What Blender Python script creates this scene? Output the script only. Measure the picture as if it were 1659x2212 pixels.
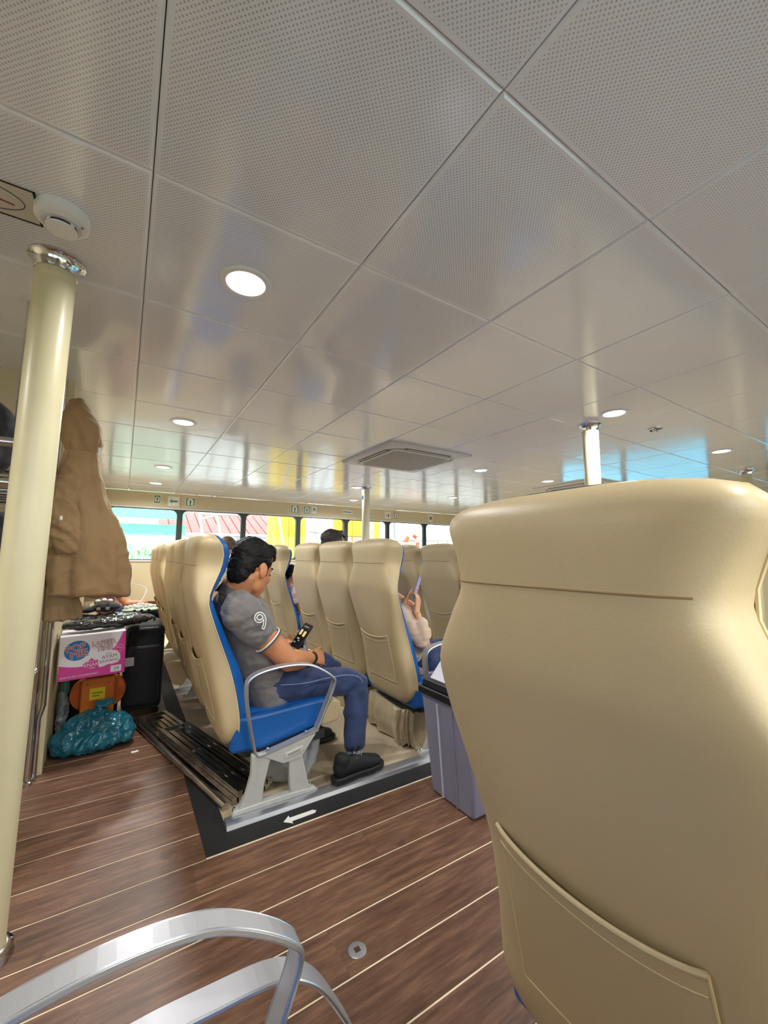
import bpy, bmesh, math, random
from mathutils import Vector, Matrix, Euler, noise as mnoise
random.seed(7)
SC = bpy.context.scene
COL = SC.collection
for o in list(bpy.data.objects):
    bpy.data.objects.remove(o)
PI = math.pi
R_ = math.radians

# ------------------------------------------------------------------ camera
HC, H = 1.15, 2.15                       # eye height, ceiling height (m)
FPX, YAW, PIT, ROLL = 875.986, 0.567659, 0.106773, 0.003681
_fw = Vector((math.sin(YAW) * math.cos(PIT), math.cos(YAW) * math.cos(PIT), math.sin(PIT)))
_rt = Vector((math.cos(YAW), -math.sin(YAW), 0))
_up = _rt.cross(_fw)
RT = _rt * math.cos(ROLL) + _up * math.sin(ROLL)
UP = _up * math.cos(ROLL) - _rt * math.sin(ROLL)
cam = bpy.data.cameras.new('camera')
cam.sensor_fit = 'HORIZONTAL'
cam.sensor_width = 36
cam.lens = 36 * FPX / 1659
cam.clip_start = .02
cam.clip_end = 400
camo = bpy.data.objects.new('camera', cam)
COL.objects.link(camo)
m = Matrix.Identity(4)
for i in range(3):
    m[i][0], m[i][1], m[i][2] = RT[i], UP[i], -_fw[i]
m[2][3] = HC
camo.matrix_world = m
SC.camera = camo


def ray(x, y):
    return RT * ((x - 829.5) / FPX) - UP * ((y - 1106) / FPX) + _fw


def onY(x, y, Y):                        # a pixel of a thing known to stand at depth Y
    d = ray(x, y)
    return Vector((0, 0, HC)) + d * (Y / d.y)


def onZ(x, y, z):
    d = ray(x, y)
    return Vector((0, 0, HC)) + d * ((z - HC) / d.z)


# ------------------------------------------------------------------ world, exposure
SC.view_settings.view_transform = 'Standard'
SC.view_settings.look = 'None'
SC.view_settings.gamma = 1
SC.view_settings.use_curve_mapping = False
SC.view_settings.exposure = 0.1
W = bpy.data.worlds.new('overcast_sky')
SC.world = W
W.use_nodes = True
_bg = W.node_tree.nodes['Background']
_bg.inputs[0].default_value = (.93, .97, 1, 1)
_bg.inputs[1].default_value = 4.5
SC.cycles.sample_clamp_indirect = 6
SC.cycles.use_denoising = True


def portal(loc, rot, sx, sy):            # only guides the sampling of sky light through the window band
    l = bpy.data.lights.new('window_portal', 'AREA')
    l.shape = 'RECTANGLE'
    l.size, l.size_y = sx, sy
    l.cycles.is_portal = True
    o = bpy.data.objects.new('window_portal', l)
    o.location = loc
    o.rotation_euler = rot
    COL.objects.link(o)


portal((3.5, 7.5, 1.48), (R_(-90), 0, 0), 9.0, .9)
portal((3.5, -.83, 1.48), (R_(90), 0, 0), 9.0, .9)
portal((8.5, 3.3, 1.48), (0, R_(90), 0), .9, 7.6)
LAMP_W = 10.0                            # power of one ceiling downlight


# ------------------------------------------------------------------ materials
def lin(c):
    c = c / 255
    return c / 12.92 if c <= .04045 else ((c + .055) / 1.055) ** 2.4


def C(r, g, b):
    return (lin(r), lin(g), lin(b), 1)


MATS = {}


def mat(name, col, rough=.5, metal=0, spec=.5, var=None, bump=None, coat=0, emit=None, trans=0, sheen=0, objcoord=True):
    """var=(scale, amount, stretch xyz): noise on the colour; bump=(scale, strength)"""
    if name in MATS:
        return MATS[name]
    M = bpy.data.materials.new(name)
    M.use_nodes = True
    nt = M.node_tree
    b = nt.nodes['Principled BSDF']
    b.inputs['Base Color'].default_value = col
    b.inputs['Roughness'].default_value = rough
    b.inputs['Metallic'].default_value = metal
    b.inputs['Specular IOR Level'].default_value = spec
    if coat:
        b.inputs['Coat Weight'].default_value = coat
        b.inputs['Coat Roughness'].default_value = .1
    if trans:
        b.inputs['Transmission Weight'].default_value = trans
    if sheen:
        b.inputs['Sheen Weight'].default_value = sheen
    if emit:
        b.inputs['Emission Color'].default_value = col
        b.inputs['Emission Strength'].default_value = emit
    tc = nt.nodes.new('ShaderNodeTexCoord')
    if var:
        sc, am = var[0], var[1]
        mp = nt.nodes.new('ShaderNodeMapping')
        if len(var) > 2:
            mp.inputs['Scale'].default_value = var[2]
        nt.links.new(tc.outputs['Object'], mp.inputs[0])
        n = nt.nodes.new('ShaderNodeTexNoise')
        n.inputs['Scale'].default_value = sc
        n.inputs['Detail'].default_value = 5
        nt.links.new(mp.outputs[0], n.inputs['Vector'])
        r = nt.nodes.new('ShaderNodeMapRange')
        r.inputs[1].default_value = .3
        r.inputs[2].default_value = .7
        r.inputs[3].default_value = 1 - am
        r.inputs[4].default_value = 1 + am
        nt.links.new(n.outputs['Fac'], r.inputs[0])
        mx = nt.nodes.new('ShaderNodeMix')
        mx.data_type = 'RGBA'
        mx.blend_type = 'MULTIPLY'
        mx.inputs[0].default_value = 1
        mx.inputs[6].default_value = col
        nt.links.new(r.outputs[0], mx.inputs[7])
        nt.links.new(mx.outputs[2], b.inputs['Base Color'])
    if bump:
        n2 = nt.nodes.new('ShaderNodeTexNoise')
        n2.inputs['Scale'].default_value = bump[0]
        n2.inputs['Detail'].default_value = 3
        nt.links.new(tc.outputs['Object'], n2.inputs['Vector'])
        bp = nt.nodes.new('ShaderNodeBump')
        bp.inputs['Strength'].default_value = bump[1]
        bp.inputs['Distance'].default_value = bump[2] if len(bump) > 2 else .002
        nt.links.new(n2.outputs['Fac'], bp.inputs['Height'])
        nt.links.new(bp.outputs[0], b.inputs['Normal'])
    MATS[name] = M
    return M


def math_node(nt, op, a, b=None, c=None):
    n = nt.nodes.new('ShaderNodeMath')
    n.operation = op
    for i, v in enumerate((a, b, c)):
        if v is None:
            continue
        if isinstance(v, (int, float)):
            n.inputs[i].default_value = v
        else:
            nt.links.new(v, n.inputs[i])
    return n.outputs[0]


def tile_material():
    """painted perforated steel: a lattice of fine holes inside a plain border"""
    M = mat('perforated_ceiling_panel', (.36, .355, .345, 1), .14, 0, .5, bump=(2.6, .7, .005))
    nt = M.node_tree
    b = nt.nodes['Principled BSDF']
    b.inputs['IOR'].default_value = 1.85
    tc = next(n for n in nt.nodes if n.type == 'TEX_COORD')
    sp = nt.nodes.new('ShaderNodeSeparateXYZ')
    nt.links.new(tc.outputs['Object'], sp.inputs[0])
    x, y = sp.outputs[0], sp.outputs[1]
    u = math_node(nt, 'MULTIPLY', math_node(nt, 'ADD', x, y), 1 / .0115)
    v = math_node(nt, 'MULTIPLY', math_node(nt, 'SUBTRACT', x, y), 1 / .0115)
    fu = math_node(nt, 'SUBTRACT', math_node(nt, 'FRACT', u), .5)
    fv = math_node(nt, 'SUBTRACT', math_node(nt, 'FRACT', v), .5)
    d = math_node(nt, 'SQRT', math_node(nt, 'ADD', math_node(nt, 'MULTIPLY', fu, fu), math_node(nt, 'MULTIPLY', fv, fv)))
    hole = math_node(nt, 'LESS_THAN', d, .25)
    ins = math_node(nt, 'MULTIPLY', math_node(nt, 'LESS_THAN', math_node(nt, 'ABSOLUTE', x), .300), math_node(nt, 'LESS_THAN', math_node(nt, 'ABSOLUTE', y), .298))
    f = math_node(nt, 'MULTIPLY', hole, ins)
    mx = nt.nodes.new('ShaderNodeMix')
    mx.data_type = 'RGBA'
    mx.inputs[6].default_value = (.86, .885, .925, 1)
    mx.inputs[7].default_value = (.50, .52, .54, 1)
    nt.links.new(f, mx.inputs[0])
    nt.links.new(mx.outputs[2], b.inputs['Base Color'])
    return M


def wood_material():
    M = mat('dark_wood_plank', C(104, 72, 54), .42, 0, .4, bump=(60, .25, .0015))
    nt = M.node_tree
    b = nt.nodes['Principled BSDF']
    tc = next(n for n in nt.nodes if n.type == 'TEX_COORD')
    oi = nt.nodes.new('ShaderNodeObjectInfo')
    ad = nt.nodes.new('ShaderNodeVectorMath')
    ad.operation = 'ADD'
    nt.links.new(tc.outputs['Object'], ad.inputs[0])
    cx = nt.nodes.new('ShaderNodeCombineXYZ')
    nt.links.new(math_node(nt, 'MULTIPLY', oi.outputs['Random'], 37.0), cx.inputs[0])
    nt.links.new(math_node(nt, 'MULTIPLY', oi.outputs['Random'], 91.0), cx.inputs[1])
    nt.links.new(cx.outputs[0], ad.inputs[1])
    mp = nt.nodes.new('ShaderNodeMapping')
    mp.inputs['Scale'].default_value = (1.6, 14, 1)
    nt.links.new(ad.outputs[0], mp.inputs[0])
    n = nt.nodes.new('ShaderNodeTexNoise')
    n.inputs['Scale'].default_value = 3.2
    n.inputs['Detail'].default_value = 9
    n.inputs['Roughness'].default_value = .68
    nt.links.new(mp.outputs[0], n.inputs['Vector'])
    rp = nt.nodes.new('ShaderNodeValToRGB')
    e = rp.color_ramp.elements
    e[0].position, e[0].color = .28, C(70, 47, 36)
    e[1].position, e[1].color = .74, C(144, 108, 84)
    el = rp.color_ramp.elements.new(.5)
    el.color = C(106, 76, 58)
    nt.links.new(n.outputs['Fac'], rp.inputs[0])
    hs = nt.nodes.new('ShaderNodeHueSaturation')
    nt.links.new(math_node(nt, 'MULTIPLY_ADD', oi.outputs['Random'], .3, .86), hs.inputs['Value'])
    nt.links.new(rp.outputs[0], hs.inputs['Color'])
    # dark worn stains
    n3 = nt.nodes.new('ShaderNodeTexNoise')
    n3.inputs['Scale'].default_value = 9
    n3.inputs['Detail'].default_value = 2
    nt.links.new(ad.outputs[0], n3.inputs['Vector'])
    st = nt.nodes.new('ShaderNodeMapRange')
    st.inputs[1].default_value, st.inputs[2].default_value = .68, .76
    st.inputs[3].default_value, st.inputs[4].default_value = 1, .55
    nt.links.new(n3.outputs['Fac'], st.inputs[0])
    mx = nt.nodes.new('ShaderNodeMix')
    mx.data_type, mx.blend_type = 'RGBA', 'MULTIPLY'
    mx.inputs[0].default_value = 1
    nt.links.new(hs.outputs[0], mx.inputs[6])
    nt.links.new(st.outputs[0], mx.inputs[7])
    nt.links.new(mx.outputs[2], b.inputs['Base Color'])
    return M


def glass_material(name, col, gloss=.06):
    if name in MATS:
        return MATS[name]
    M = bpy.data.materials.new(name)
    M.use_nodes = True
    nt = M.node_tree
    nt.nodes.remove(nt.nodes['Principled BSDF'])
    t = nt.nodes.new('ShaderNodeBsdfTransparent')
    t.inputs[0].default_value = col
    g = nt.nodes.new('ShaderNodeBsdfGlossy')
    g.inputs['Roughness'].default_value = .02
    mx = nt.nodes.new('ShaderNodeMixShader')
    fr = nt.nodes.new('ShaderNodeFresnel')
    fr.inputs[0].default_value = 1.35
    nt.links.new(fr.outputs[0], mx.inputs[0])
    nt.links.new(t.outputs[0], mx.inputs[1])
    nt.links.new(g.outputs[0], mx.inputs[2])
    nt.links.new(mx.outputs[0], nt.nodes['Material Output'].inputs[0])
    MATS[name] = M
    return M


M_TILE = tile_material()
M_WOOD = wood_material()
M_LEATHER = mat('cream_leather', C(194, 174, 136), .42, 0, .45, var=(3, .05), bump=(220, .22, .001))
M_STITCH = mat('cream_thread', C(214, 192, 146), .6)
M_SEAM = mat('dark_seam_thread', C(146, 120, 80), .7)  # thread darker than the leather around it
M_BLUE = mat('blue_leather', C(20, 92, 168), .35, 0, .5, var=(6, .08), bump=(160, .2, .001))
M_ALU = mat('brushed_aluminium', C(196, 198, 204), .3, .85, .5, var=(30, .05, (1, 8, 8)))
M_ALU_D = mat('satin_aluminium', C(184, 184, 188), .38, .55)
M_CAST = mat('grey_cast_metal', C(190, 190, 186), .5, .1, .5, var=(40, .05), bump=(150, .2, .001))
M_CHROME = mat('polished_steel', C(205, 205, 205), .1, 1)
M_DCHROME = mat('dull_steel_tube', C(196, 192, 186), .26, 1, var=(12, .3))
M_CREAM = mat('cream_paint', C(216, 206, 168), .35, 0, .5, var=(8, .03))
M_WALL = mat('cream_wall_panel', C(212, 198, 164), .45, 0, .4, var=(2, .03))
M_WHITE = mat('white_plastic', C(232, 232, 230), .35)
M_BLACK = mat('black_plastic', C(20, 20, 22), .4)
M_BLACKF = mat('black_fabric', C(22, 23, 28), .85, sheen=.2, bump=(90, .4))
M_DARK = mat('dark_grey_frame', C(44, 48, 48), .4)
M_CAULK = mat('cream_caulk', C(232, 214, 184), .7)
M_MAT = mat('black_rubber_strip', C(26, 26, 28), .7, bump=(260, .4))
M_VINYL = mat('beige_speckled_vinyl', C(176, 160, 134), .6, var=(70, .12), bump=(120, .1))
M_SKIN = mat('brown_skin', C(196, 132, 92), .5, 0, .35, var=(14, .06), bump=(120, .12, .001))
M_HAIR = mat('black_hair', C(16, 14, 13), .62, 0, .25, var=(60, .3, (1, 1, .3)), bump=(70, .7, .004))
M_JEANS = mat('blue_denim', C(46, 59, 94), .8, 0, .3, var=(9, .28), bump=(60, .35, .002), sheen=.15)
M_POLO = mat('charcoal_grey_polo_cloth', C(116, 111, 110), .85, 0, .3, var=(14, .08), bump=(40, .3, .003), sheen=.2)
M_POLO_D = mat('dark_grey_collar_cloth', C(78, 74, 72), .85)
M_RED_IND = mat('dark_red_ink', C(140, 52, 40), .6)


# ------------------------------------------------------------------ mesh helpers
class MB:
    def __init__(s):
        s.v, s.f, s.mi = [], [], []

    def add(s, vs, fs, mi=0):
        k = len(s.v)
        s.v += [tuple(p) for p in vs]
        s.f += [tuple(i + k for i in f) for f in fs]
        s.mi += [mi] * len(fs)
        return s

    def box(s, x0, x1, y0, y1, z0, z1, mi=0):
        vs = [(x, y, z) for z in (z0, z1) for y in (y0, y1) for x in (x0, x1)]
        return s.add(vs, [(0, 2, 3, 1), (4, 5, 7, 6), (0, 1, 5, 4), (2, 6, 7, 3), (0, 4, 6, 2), (1, 3, 7, 5)], mi)

    def rings(s, rings, cap=True, closed=False, mi=0):
        n = len(rings[0])
        vs = [p for r in rings for p in r]
        fs = []
        m_ = len(rings)
        for i in range(m_ if closed else m_ - 1):
            a, b = i * n, ((i + 1) % m_) * n
            for j in range(n):
                k = (j + 1) % n
                fs.append((a + j, a + k, b + k, b + j))
        if cap and not closed:
            fs.append(tuple(range(n - 1, -1, -1)))
            fs.append(tuple((m_ - 1) * n + j for j in range(n)))
        return s.add(vs, fs, mi)

    def tube(s, pts, r, n=10, closed=False, flat=None, mi=0):
        """tube along pts; r a number or a list; flat=(a,b,upvector): a strip section"""
        P = [Vector(p) for p in pts]
        rings = []
        N = len(P)
        prev = None
        for i, p in enumerate(P):
            if closed:
                t = P[(i + 1) % N] - P[i - 1]
            else:
                t = P[min(i + 1, N - 1)] - P[max(i - 1, 0)]
            t.normalize()
            if flat:
                a = Vector(flat[2])
                a = (a - t * a.dot(t)).normalized()
            elif prev is None:
                a = t.orthogonal().normalized()
            else:
                a = (prev - t * prev.dot(t)).normalized()
            prev = a
            b = t.cross(a)
            if flat:
                w, h = flat[0], flat[1]
                rings.append([p + a * w + b * h, p - a * w + b * h, p - a * w - b * h, p + a * w - b * h])
            else:
                rr = r[i] if isinstance(r, (list, tuple)) else r
                rings.append([p + (a * math.cos(2 * PI * k / n) + b * math.sin(2 * PI * k / n)) * rr for k in range(n)])
        return s.rings(rings, True, closed, mi)

    def lathe(s, prof, n=32, c=(0, 0, 0), mi=0):
        rings = [[(c[0] + r * math.cos(2 * PI * k / n), c[1] + r * math.sin(2 * PI * k / n), c[2] + z) for k in range(n)] for r, z in prof]
        return s.rings(rings, True, False, mi)

    def prism(s, poly, d0, d1, plane='xz', mi=0):
        """outline extruded: plane xz -> along y, xy -> along z, yz -> along x"""
        def P(a, b, d):
            return {'xz': (a, d, b), 'xy': (a, b, d), 'yz': (d, a, b)}[plane]
        n = len(poly)
        vs = [P(a, b, d0) for a, b in poly] + [P(a, b, d1) for a, b in poly]
        fs = [tuple(range(n - 1, -1, -1)), tuple(range(n, 2 * n))] + [(i, (i + 1) % n, n + (i + 1) % n, n + i) for i in range(n)]
        return s.add(vs, fs, mi)

    def ell(s, c, r, nu=20, nv=14, rot=None, mi=0):
        Mx = rot or Matrix.Identity(3)
        rings = []
        for i in range(1, nv):
            th = PI * i / nv
            rings.append([Vector(c) + Mx @ Vector((r[0] * math.sin(th) * math.cos(2 * PI * k / nu), r[1] * math.sin(th) * math.sin(2 * PI * k / nu), -r[2] * math.cos(th))) for k in range(nu)])
        return s.rings(rings, True, False, mi)

    def limb(s, pts, n=18, lat=(0, 1, 0), ends=True, mi=0):
        """pts: (x,y,z,ra,rb) ra along the lateral axis, rb across; round ends"""
        P = [Vector(p[:3]) for p in pts]
        N = len(P)
        rings = []
        fr = []
        for i in range(N):
            t = (P[min(i + 1, N - 1)] - P[max(i - 1, 0)]).normalized()
            a = Vector(lat)
            a = a - t * a.dot(t)
            if a.length < .05:
                a = t.orthogonal()
            a.normalize()
            fr.append((t, a, t.cross(a)))

        def ring(p, a, b, ra, rb):
            return [p + a * ra * math.cos(2 * PI * k / n) + b * rb * math.sin(2 * PI * k / n) for k in range(n)]
        if ends:
            t, a, b = fr[0]
            for q in (1.0, .7, .35):
                cs = math.sqrt(max(0, 1 - q * q)) + .02
                rings.append(ring(P[0] - t * min(pts[0][3], pts[0][4]) * q * .9, a, b, pts[0][3] * cs, pts[0][4] * cs))
        for i in range(N):
            rings.append(ring(P[i], fr[i][1], fr[i][2], pts[i][3], pts[i][4]))
        if ends:
            t, a, b = fr[-1]
            for q in (.35, .7, 1.0):
                cs = math.sqrt(max(0, 1 - q * q)) + .02
                rings.append(ring(P[-1] + t * min(pts[-1][3], pts[-1][4]) * q * .9, a, b, pts[-1][3] * cs, pts[-1][4] * cs))
        return s.rings(rings, True, False, mi)

    def xf(s, M):
        s.v = [tuple(M @ Vector(p)) for p in s.v]
        return s

    def mesh(s, name, smooth=True, angle=38):
        me = bpy.data.meshes.new(name)
        me.from_pydata(s.v, [], s.f)
        bm = bmesh.new()
        bm.from_mesh(me)
        bmesh.ops.recalc_face_normals(bm, faces=bm.faces)
        if smooth:
            for f in bm.faces:
                f.smooth = True
            for e in bm.edges:
                if len(e.link_faces) == 2 and e.calc_face_angle(0) > R_(angle):
                    e.smooth = False
        bm.to_mesh(me)
        bm.free()
        for p, mi in zip(me.polygons, s.mi):
            p.material_index = mi
        return me


def link(name, me, m, parent=None, loc=None, bevel=0, sub=0, seg=2):
    o = bpy.data.objects.new(name, me)
    COL.objects.link(o)
    if m is not None and len(me.materials) == 0:
        for q in (m if isinstance(m, (list, tuple)) else [m]):
            me.materials.append(q)
    if parent:
        o.parent = parent
    if loc is not None:
        o.location = loc
    if bevel:
        b = o.modifiers.new('bevel', 'BEVEL')
        b.width = bevel
        b.segments = seg
        b.limit_method = 'ANGLE'
        b.angle_limit = R_(35)
    if sub:
        b = o.modifiers.new('sub', 'SUBSURF')
        b.levels = b.render_levels = sub
    return o


def ob(name, mb, m, parent=None, loc=None, bevel=0, sub=0, smooth=True, seg=2, angle=38):
    return link(name, mb.mesh(name, smooth, angle), m, parent, loc, bevel, sub, seg)


def empty(name, loc=(0, 0, 0), rz=0):
    o = bpy.data.objects.new(name, None)
    o.empty_display_size = .1
    COL.objects.link(o)
    o.location = loc
    o.rotation_euler = (0, 0, rz)
    return o


def tag(o, label, cat, group=None):
    o['label'] = label
    o['category'] = cat
    if group:
        o['group'] = group
    return o


def struct(o):
    o['kind'] = 'structure'
    return o


def fused(name, mb, m, parent=None, voxel=.006, smooth=6, disp=None, mi_fn=None):
    """join overlapping closed shapes into one continuous skin"""
    me = mb.mesh(name + '_src', False)
    t = bpy.data.objects.new('tmp', me)
    COL.objects.link(t)
    r = t.modifiers.new('r', 'REMESH')
    r.mode = 'VOXEL'
    r.voxel_size = voxel
    if smooth:
        sm = t.modifiers.new('s', 'SMOOTH')
        sm.factor = .5
        sm.iterations = smooth
    dg = bpy.context.evaluated_depsgraph_get()
    out = bpy.data.meshes.new_from_object(t.evaluated_get(dg))
    bpy.data.objects.remove(t)
    bpy.data.meshes.remove(me)
    out.name = name
    out.materials.clear()
    if disp:
        n = len(out.vertices)
        nrm = [v.normal.copy() for v in out.vertices]
        for i, v in enumerate(out.vertices):
            v.co += nrm[i] * disp(v.co)
    for p in out.polygons:
        p.use_smooth = True
    o = link(name, out, m, parent)
    if mi_fn:
        for p in out.polygons:
            p.material_index = mi_fn(p.center)
    return o


def text_mesh(body, size, outline=0, extrude=.0006, spacing=1.0, bold=0):
    cu = bpy.data.curves.new('lettering', 'FONT')
    cu.body = body
    cu.size = size
    cu.align_x = 'CENTER'
    cu.align_y = 'CENTER'
    cu.space_character = spacing
    cu.resolution_u = 3
    if outline:
        cu.fill_mode = 'NONE'
        cu.bevel_depth = outline
        cu.bevel_resolution = 0
    else:
        cu.extrude = extrude
        cu.offset = bold
    t = bpy.data.objects.new('tmp', cu)
    COL.objects.link(t)
    dg = bpy.context.evaluated_depsgraph_get()
    me = bpy.data.meshes.new_from_object(t.evaluated_get(dg))
    bpy.data.objects.remove(t)
    bpy.data.curves.remove(cu)
    me.materials.clear()
    return me


def lettering(body, size, m, parent, loc, rot, name='lettering', **k):
    o = link(name, text_mesh(body, size, **k), m, parent, loc)
    o.rotation_euler = rot
    return o


def copy_tree(o, parent=None):
    c = o.copy()
    COL.objects.link(c)
    c.parent = parent
    for ch in list(o.children):
        copy_tree(ch, c)
    return c


def rrect(x0, x1, z0, z1, r, n=6):
    pts = []
    for cx, cz, a0 in ((x1 - r, z1 - r, 0), (x0 + r, z1 - r, 90), (x0 + r, z0 + r, 180), (x1 - r, z0 + r, 270)):
        for k in range(n + 1):
            a = R_(a0 + 90 * k / n)
            pts.append((cx + r * math.cos(a), cz + r * math.sin(a)))
    return pts


def smoothpath(pts, n=6, closed=False):
    P = [Vector(p) for p in pts]
    N = len(P)
    out = []
    for i in range(N if closed else N - 1):
        p0 = P[i - 1] if (closed or i > 0) else P[i]
        p1, p2 = P[i], P[(i + 1) % N]
        p3 = P[(i + 2) % N] if (closed or i + 2 < N) else p2
        for k in range(n):
            t = k / n
            out.append(.5 * ((2 * p1) + (p2 - p0) * t + (2 * p0 - 5 * p1 + 4 * p2 - p3) * t * t + (3 * p1 - p0 - 3 * p2 + p3) * t ** 3))
    if not closed:
        out.append(P[-1])
    return out


def interp(x, xs, ys):
    if x <= xs[0]:
        return ys[0]
    for i in range(len(xs) - 1):
        if x <= xs[i + 1]:
            t = (x - xs[i]) / (xs[i + 1] - xs[i])
            return ys[i] + (ys[i + 1] - ys[i]) * t
    return ys[-1]


def sinterp(x, xs, ys):                   # smooth (monotone-ish) interpolation
    if x <= xs[0]:
        return ys[0]
    if x >= xs[-1]:
        return ys[-1]
    for i in range(len(xs) - 1):
        if x <= xs[i + 1]:
            h = xs[i + 1] - xs[i]
            t = (x - xs[i]) / h

            def sl(j):
                if j <= 0 or j >= len(xs) - 1:
                    return 0
                return (ys[j + 1] - ys[j - 1]) / (xs[j + 1] - xs[j - 1])
            m0, m1 = sl(i) * h, sl(i + 1) * h
            return (2 * t ** 3 - 3 * t * t + 1) * ys[i] + (t ** 3 - 2 * t * t + t) * m0 + (-2 * t ** 3 + 3 * t * t) * ys[i + 1] + (t ** 3 - t * t) * m1
    return ys[-1]


def ridge(v):
    return 1 - 2.2 * abs(mnoise.noise(v))


# ================================================================== the setting
TX, TY, X0G, Y0G = .630, .626, .635, .517
XR, XF, YN, YW = -1.885, 8.40, -.735, 7.403      # rear wall, front wall, near side wall, window wall
WLX, WLY = -.30, 2.88                            # corner of the solid block behind the luggage rack

# floor with planks
fl = struct(ob('floor', MB().box(XR, XF, YN, YW, -.06, -.0015), M_CAULK))
PW = .17
plank_meshes = {}


def plank(x0, x1, y0, y1):
    L = round(x1 - x0, 3)
    Wd = round(y1 - y0, 3)
    if (L, Wd) not in plank_meshes:
        me = MB().box(-L / 2, L / 2, -Wd / 2, Wd / 2, -.004, 0).mesh('plank', False)
        me.materials.append(M_WOOD)
        plank_meshes[(L, Wd)] = me
    o = link('plank', plank_meshes[(L, Wd)], None, fl, ((x0 + x1) / 2, (y0 + y1) / 2, 0))


k = -9
while .92 + PW * k < YW - .05:
    ya, yb = .92 + PW * k + .003, .92 + PW * (k + 1) - .003
    xmax = XF if yb < 1.79 else .335
    xmin = XR if ya < WLY else WLX
    if ya < YN:
        ya = YN
    x = xmin - (((k * 7) % 5) * .31)
    while x < xmax:
        L = 1.55
        a, b = max(x, xmin), min(x + L, xmax)
        if b - a > .02 and not (ya > 5.9 and xmax > 1):
            plank(a, b, ya, yb)
        x += L
    k += 1
struct(ob('trim_1', MB().box(.335, XF, 1.779, 1.886, -.003, .0015).box(.335, .435, 1.886, 5.95, -.003, .0015), M_MAT, smooth=False))
struct(ob('trim_2', MB().box(.435, XF, 1.886, 5.95, -.003, .001), M_VINYL, smooth=False))
# alu seat rails let into the floor
rail_prof = [(1.888, .0), (1.895, .016), (1.915, .024), (1.948, .024), (1.952, .0)]
for yy, nm in ((0, 0), (2.0, 1)):
    r = struct(ob('trim_3' if nm == 0 else 'trim_4', MB().prism([(y + yy, z) for y, z in rail_prof], .432, XF - .2, 'yz'), M_ALU))

# ceiling
ceil = struct(ob('ceiling', MB().box(XR, XF, YN, YW, H + .02, H + .06), mat('dark_void_above_panels', C(30, 30, 30), .8)))
tile_me = MB()
hx, hy, ch = TX / 2 - .001, TY / 2 - .001, .0065
tile_me.rings([[(-hx, -hy, .018), (hx, -hy, .018), (hx, hy, .018), (-hx, hy, .018)],
               [(-hx, -hy, ch), (hx, -hy, ch), (hx, hy, ch), (-hx, hy, ch)],
               [(-hx + ch, -hy + ch, 0), (hx - ch, -hy + ch, 0), (hx - ch, hy - ch, 0), (-hx + ch, hy - ch, 0)]])
tile_mesh = tile_me.mesh('ceiling_panel', False)
tile_mesh.materials.append(M_TILE)
for i in range(-4, 13):
    for j in range(-2, 11):
        cx, cy = X0G + TX * (i + .5), Y0G + TY * (j + .5)
        if cx < WLX - .1 and cy > WLY + .1:
            continue
        o = link('ceiling_panel', tile_mesh, None, ceil, (cx, cy, H))
        o.rotation_euler = (R_(random.uniform(-.22, .22)), R_(random.uniform(-.22, .22)), 0)
        if i == 12:
            o.scale.x = .33
            o.location.x = 8.195 + .104

# walls
WZ0, WZ1 = 1.065, 1.885
MULL = [.74 + 1.022 * k for k in range(8)]


def window(name, cx, w, mirror=False, tint='clear'):
    """a dark frame plate with a rounded opening and a pane; local x along the wall, y through it"""
    hw = w / 2
    outer = rrect(-hw, hw, WZ0, WZ1, .002)
    inner = rrect(-hw + .042, hw - .042, WZ0 + .012, WZ1 - .012, .085)
    n = len(outer)
    mb = MB()
    vs = [(x, -.03, z) for x, z in outer] + [(x, -.03, z) for x, z in inner] + [(x, .03, z) for x, z in outer] + [(x, .03, z) for x, z in inner]
    fs = []
    for i in range(n):
        k = (i + 1) % n
        fs += [(i, k, n + k, n + i), (2 * n + i, 3 * n + i, 3 * n + k, 2 * n + k), (n + i, n + k, 3 * n + k, 3 * n + i), (i, 2 * n + i, 2 * n + k, k)]
    mb.add(vs, fs)
    o = struct(ob(name, mb, M_DARK, smooth=False))
    g = ob('pane', MB().box(-hw + .03, hw - .03, -.004, .004, WZ0 + .01, WZ1 - .01), {'clear': glass_material('clear_window_glass', (.97, .99, .98, 1)), 'blue': glass_material('blue_tinted_window_glass', (.42, .84, 1, 1))}[tint], o, smooth=False)
    return o


wf = struct(ob('wall_far', MB().box(XR, XF, YW, YW + .08, 0, WZ0 - .02), M_WALL, smooth=False))
panel_w = 2.044
x = MULL[0] - panel_w
while x < XF:
    a, b = max(x + .002, WLX), min(x + panel_w - .002, XF)
    ob('panel', MB().box(a, b, YW, YW + .08, WZ1 + .02, H), M_WALL, wf, bevel=.003, smooth=False)
    x += panel_w
struct(ob('trim_5', MB().box(WLX, XF, YW - .012, YW + .07, WZ1, WZ1 + .02), M_WHITE, smooth=False))
struct(ob('trim_6', MB().box(WLX, XF, YW - .02, YW + .07, WZ0 - .02, WZ0), M_WHITE, smooth=False))
wn = 1
for k in range(-1, 8):
    a = MULL[0] - 1.022 if k < 0 else MULL[k]
    b = min(a + 1.022, XF)
    if b - a < .3:
        continue
    w = window('window_%d' % wn, 0, b - a)
    w.location = ((a + b) / 2, YW + .035, 0)
    wn += 1
# near side wall: the same band of windows behind the photographer
ws = struct(ob('wall_near', MB().box(XR, XF, YN - .08, YN, 0, WZ0).box(XR, XF, YN - .08, YN, WZ1, H), M_WALL, smooth=False))
for k in range(10):
    a = XR + 1.022 * k
    if a + .9 > XF:
        break
    w = window('window_%d' % wn, 0, 1.022)
    w.location = (a + .511, YN - .035, 0)
    wn += 1
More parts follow.
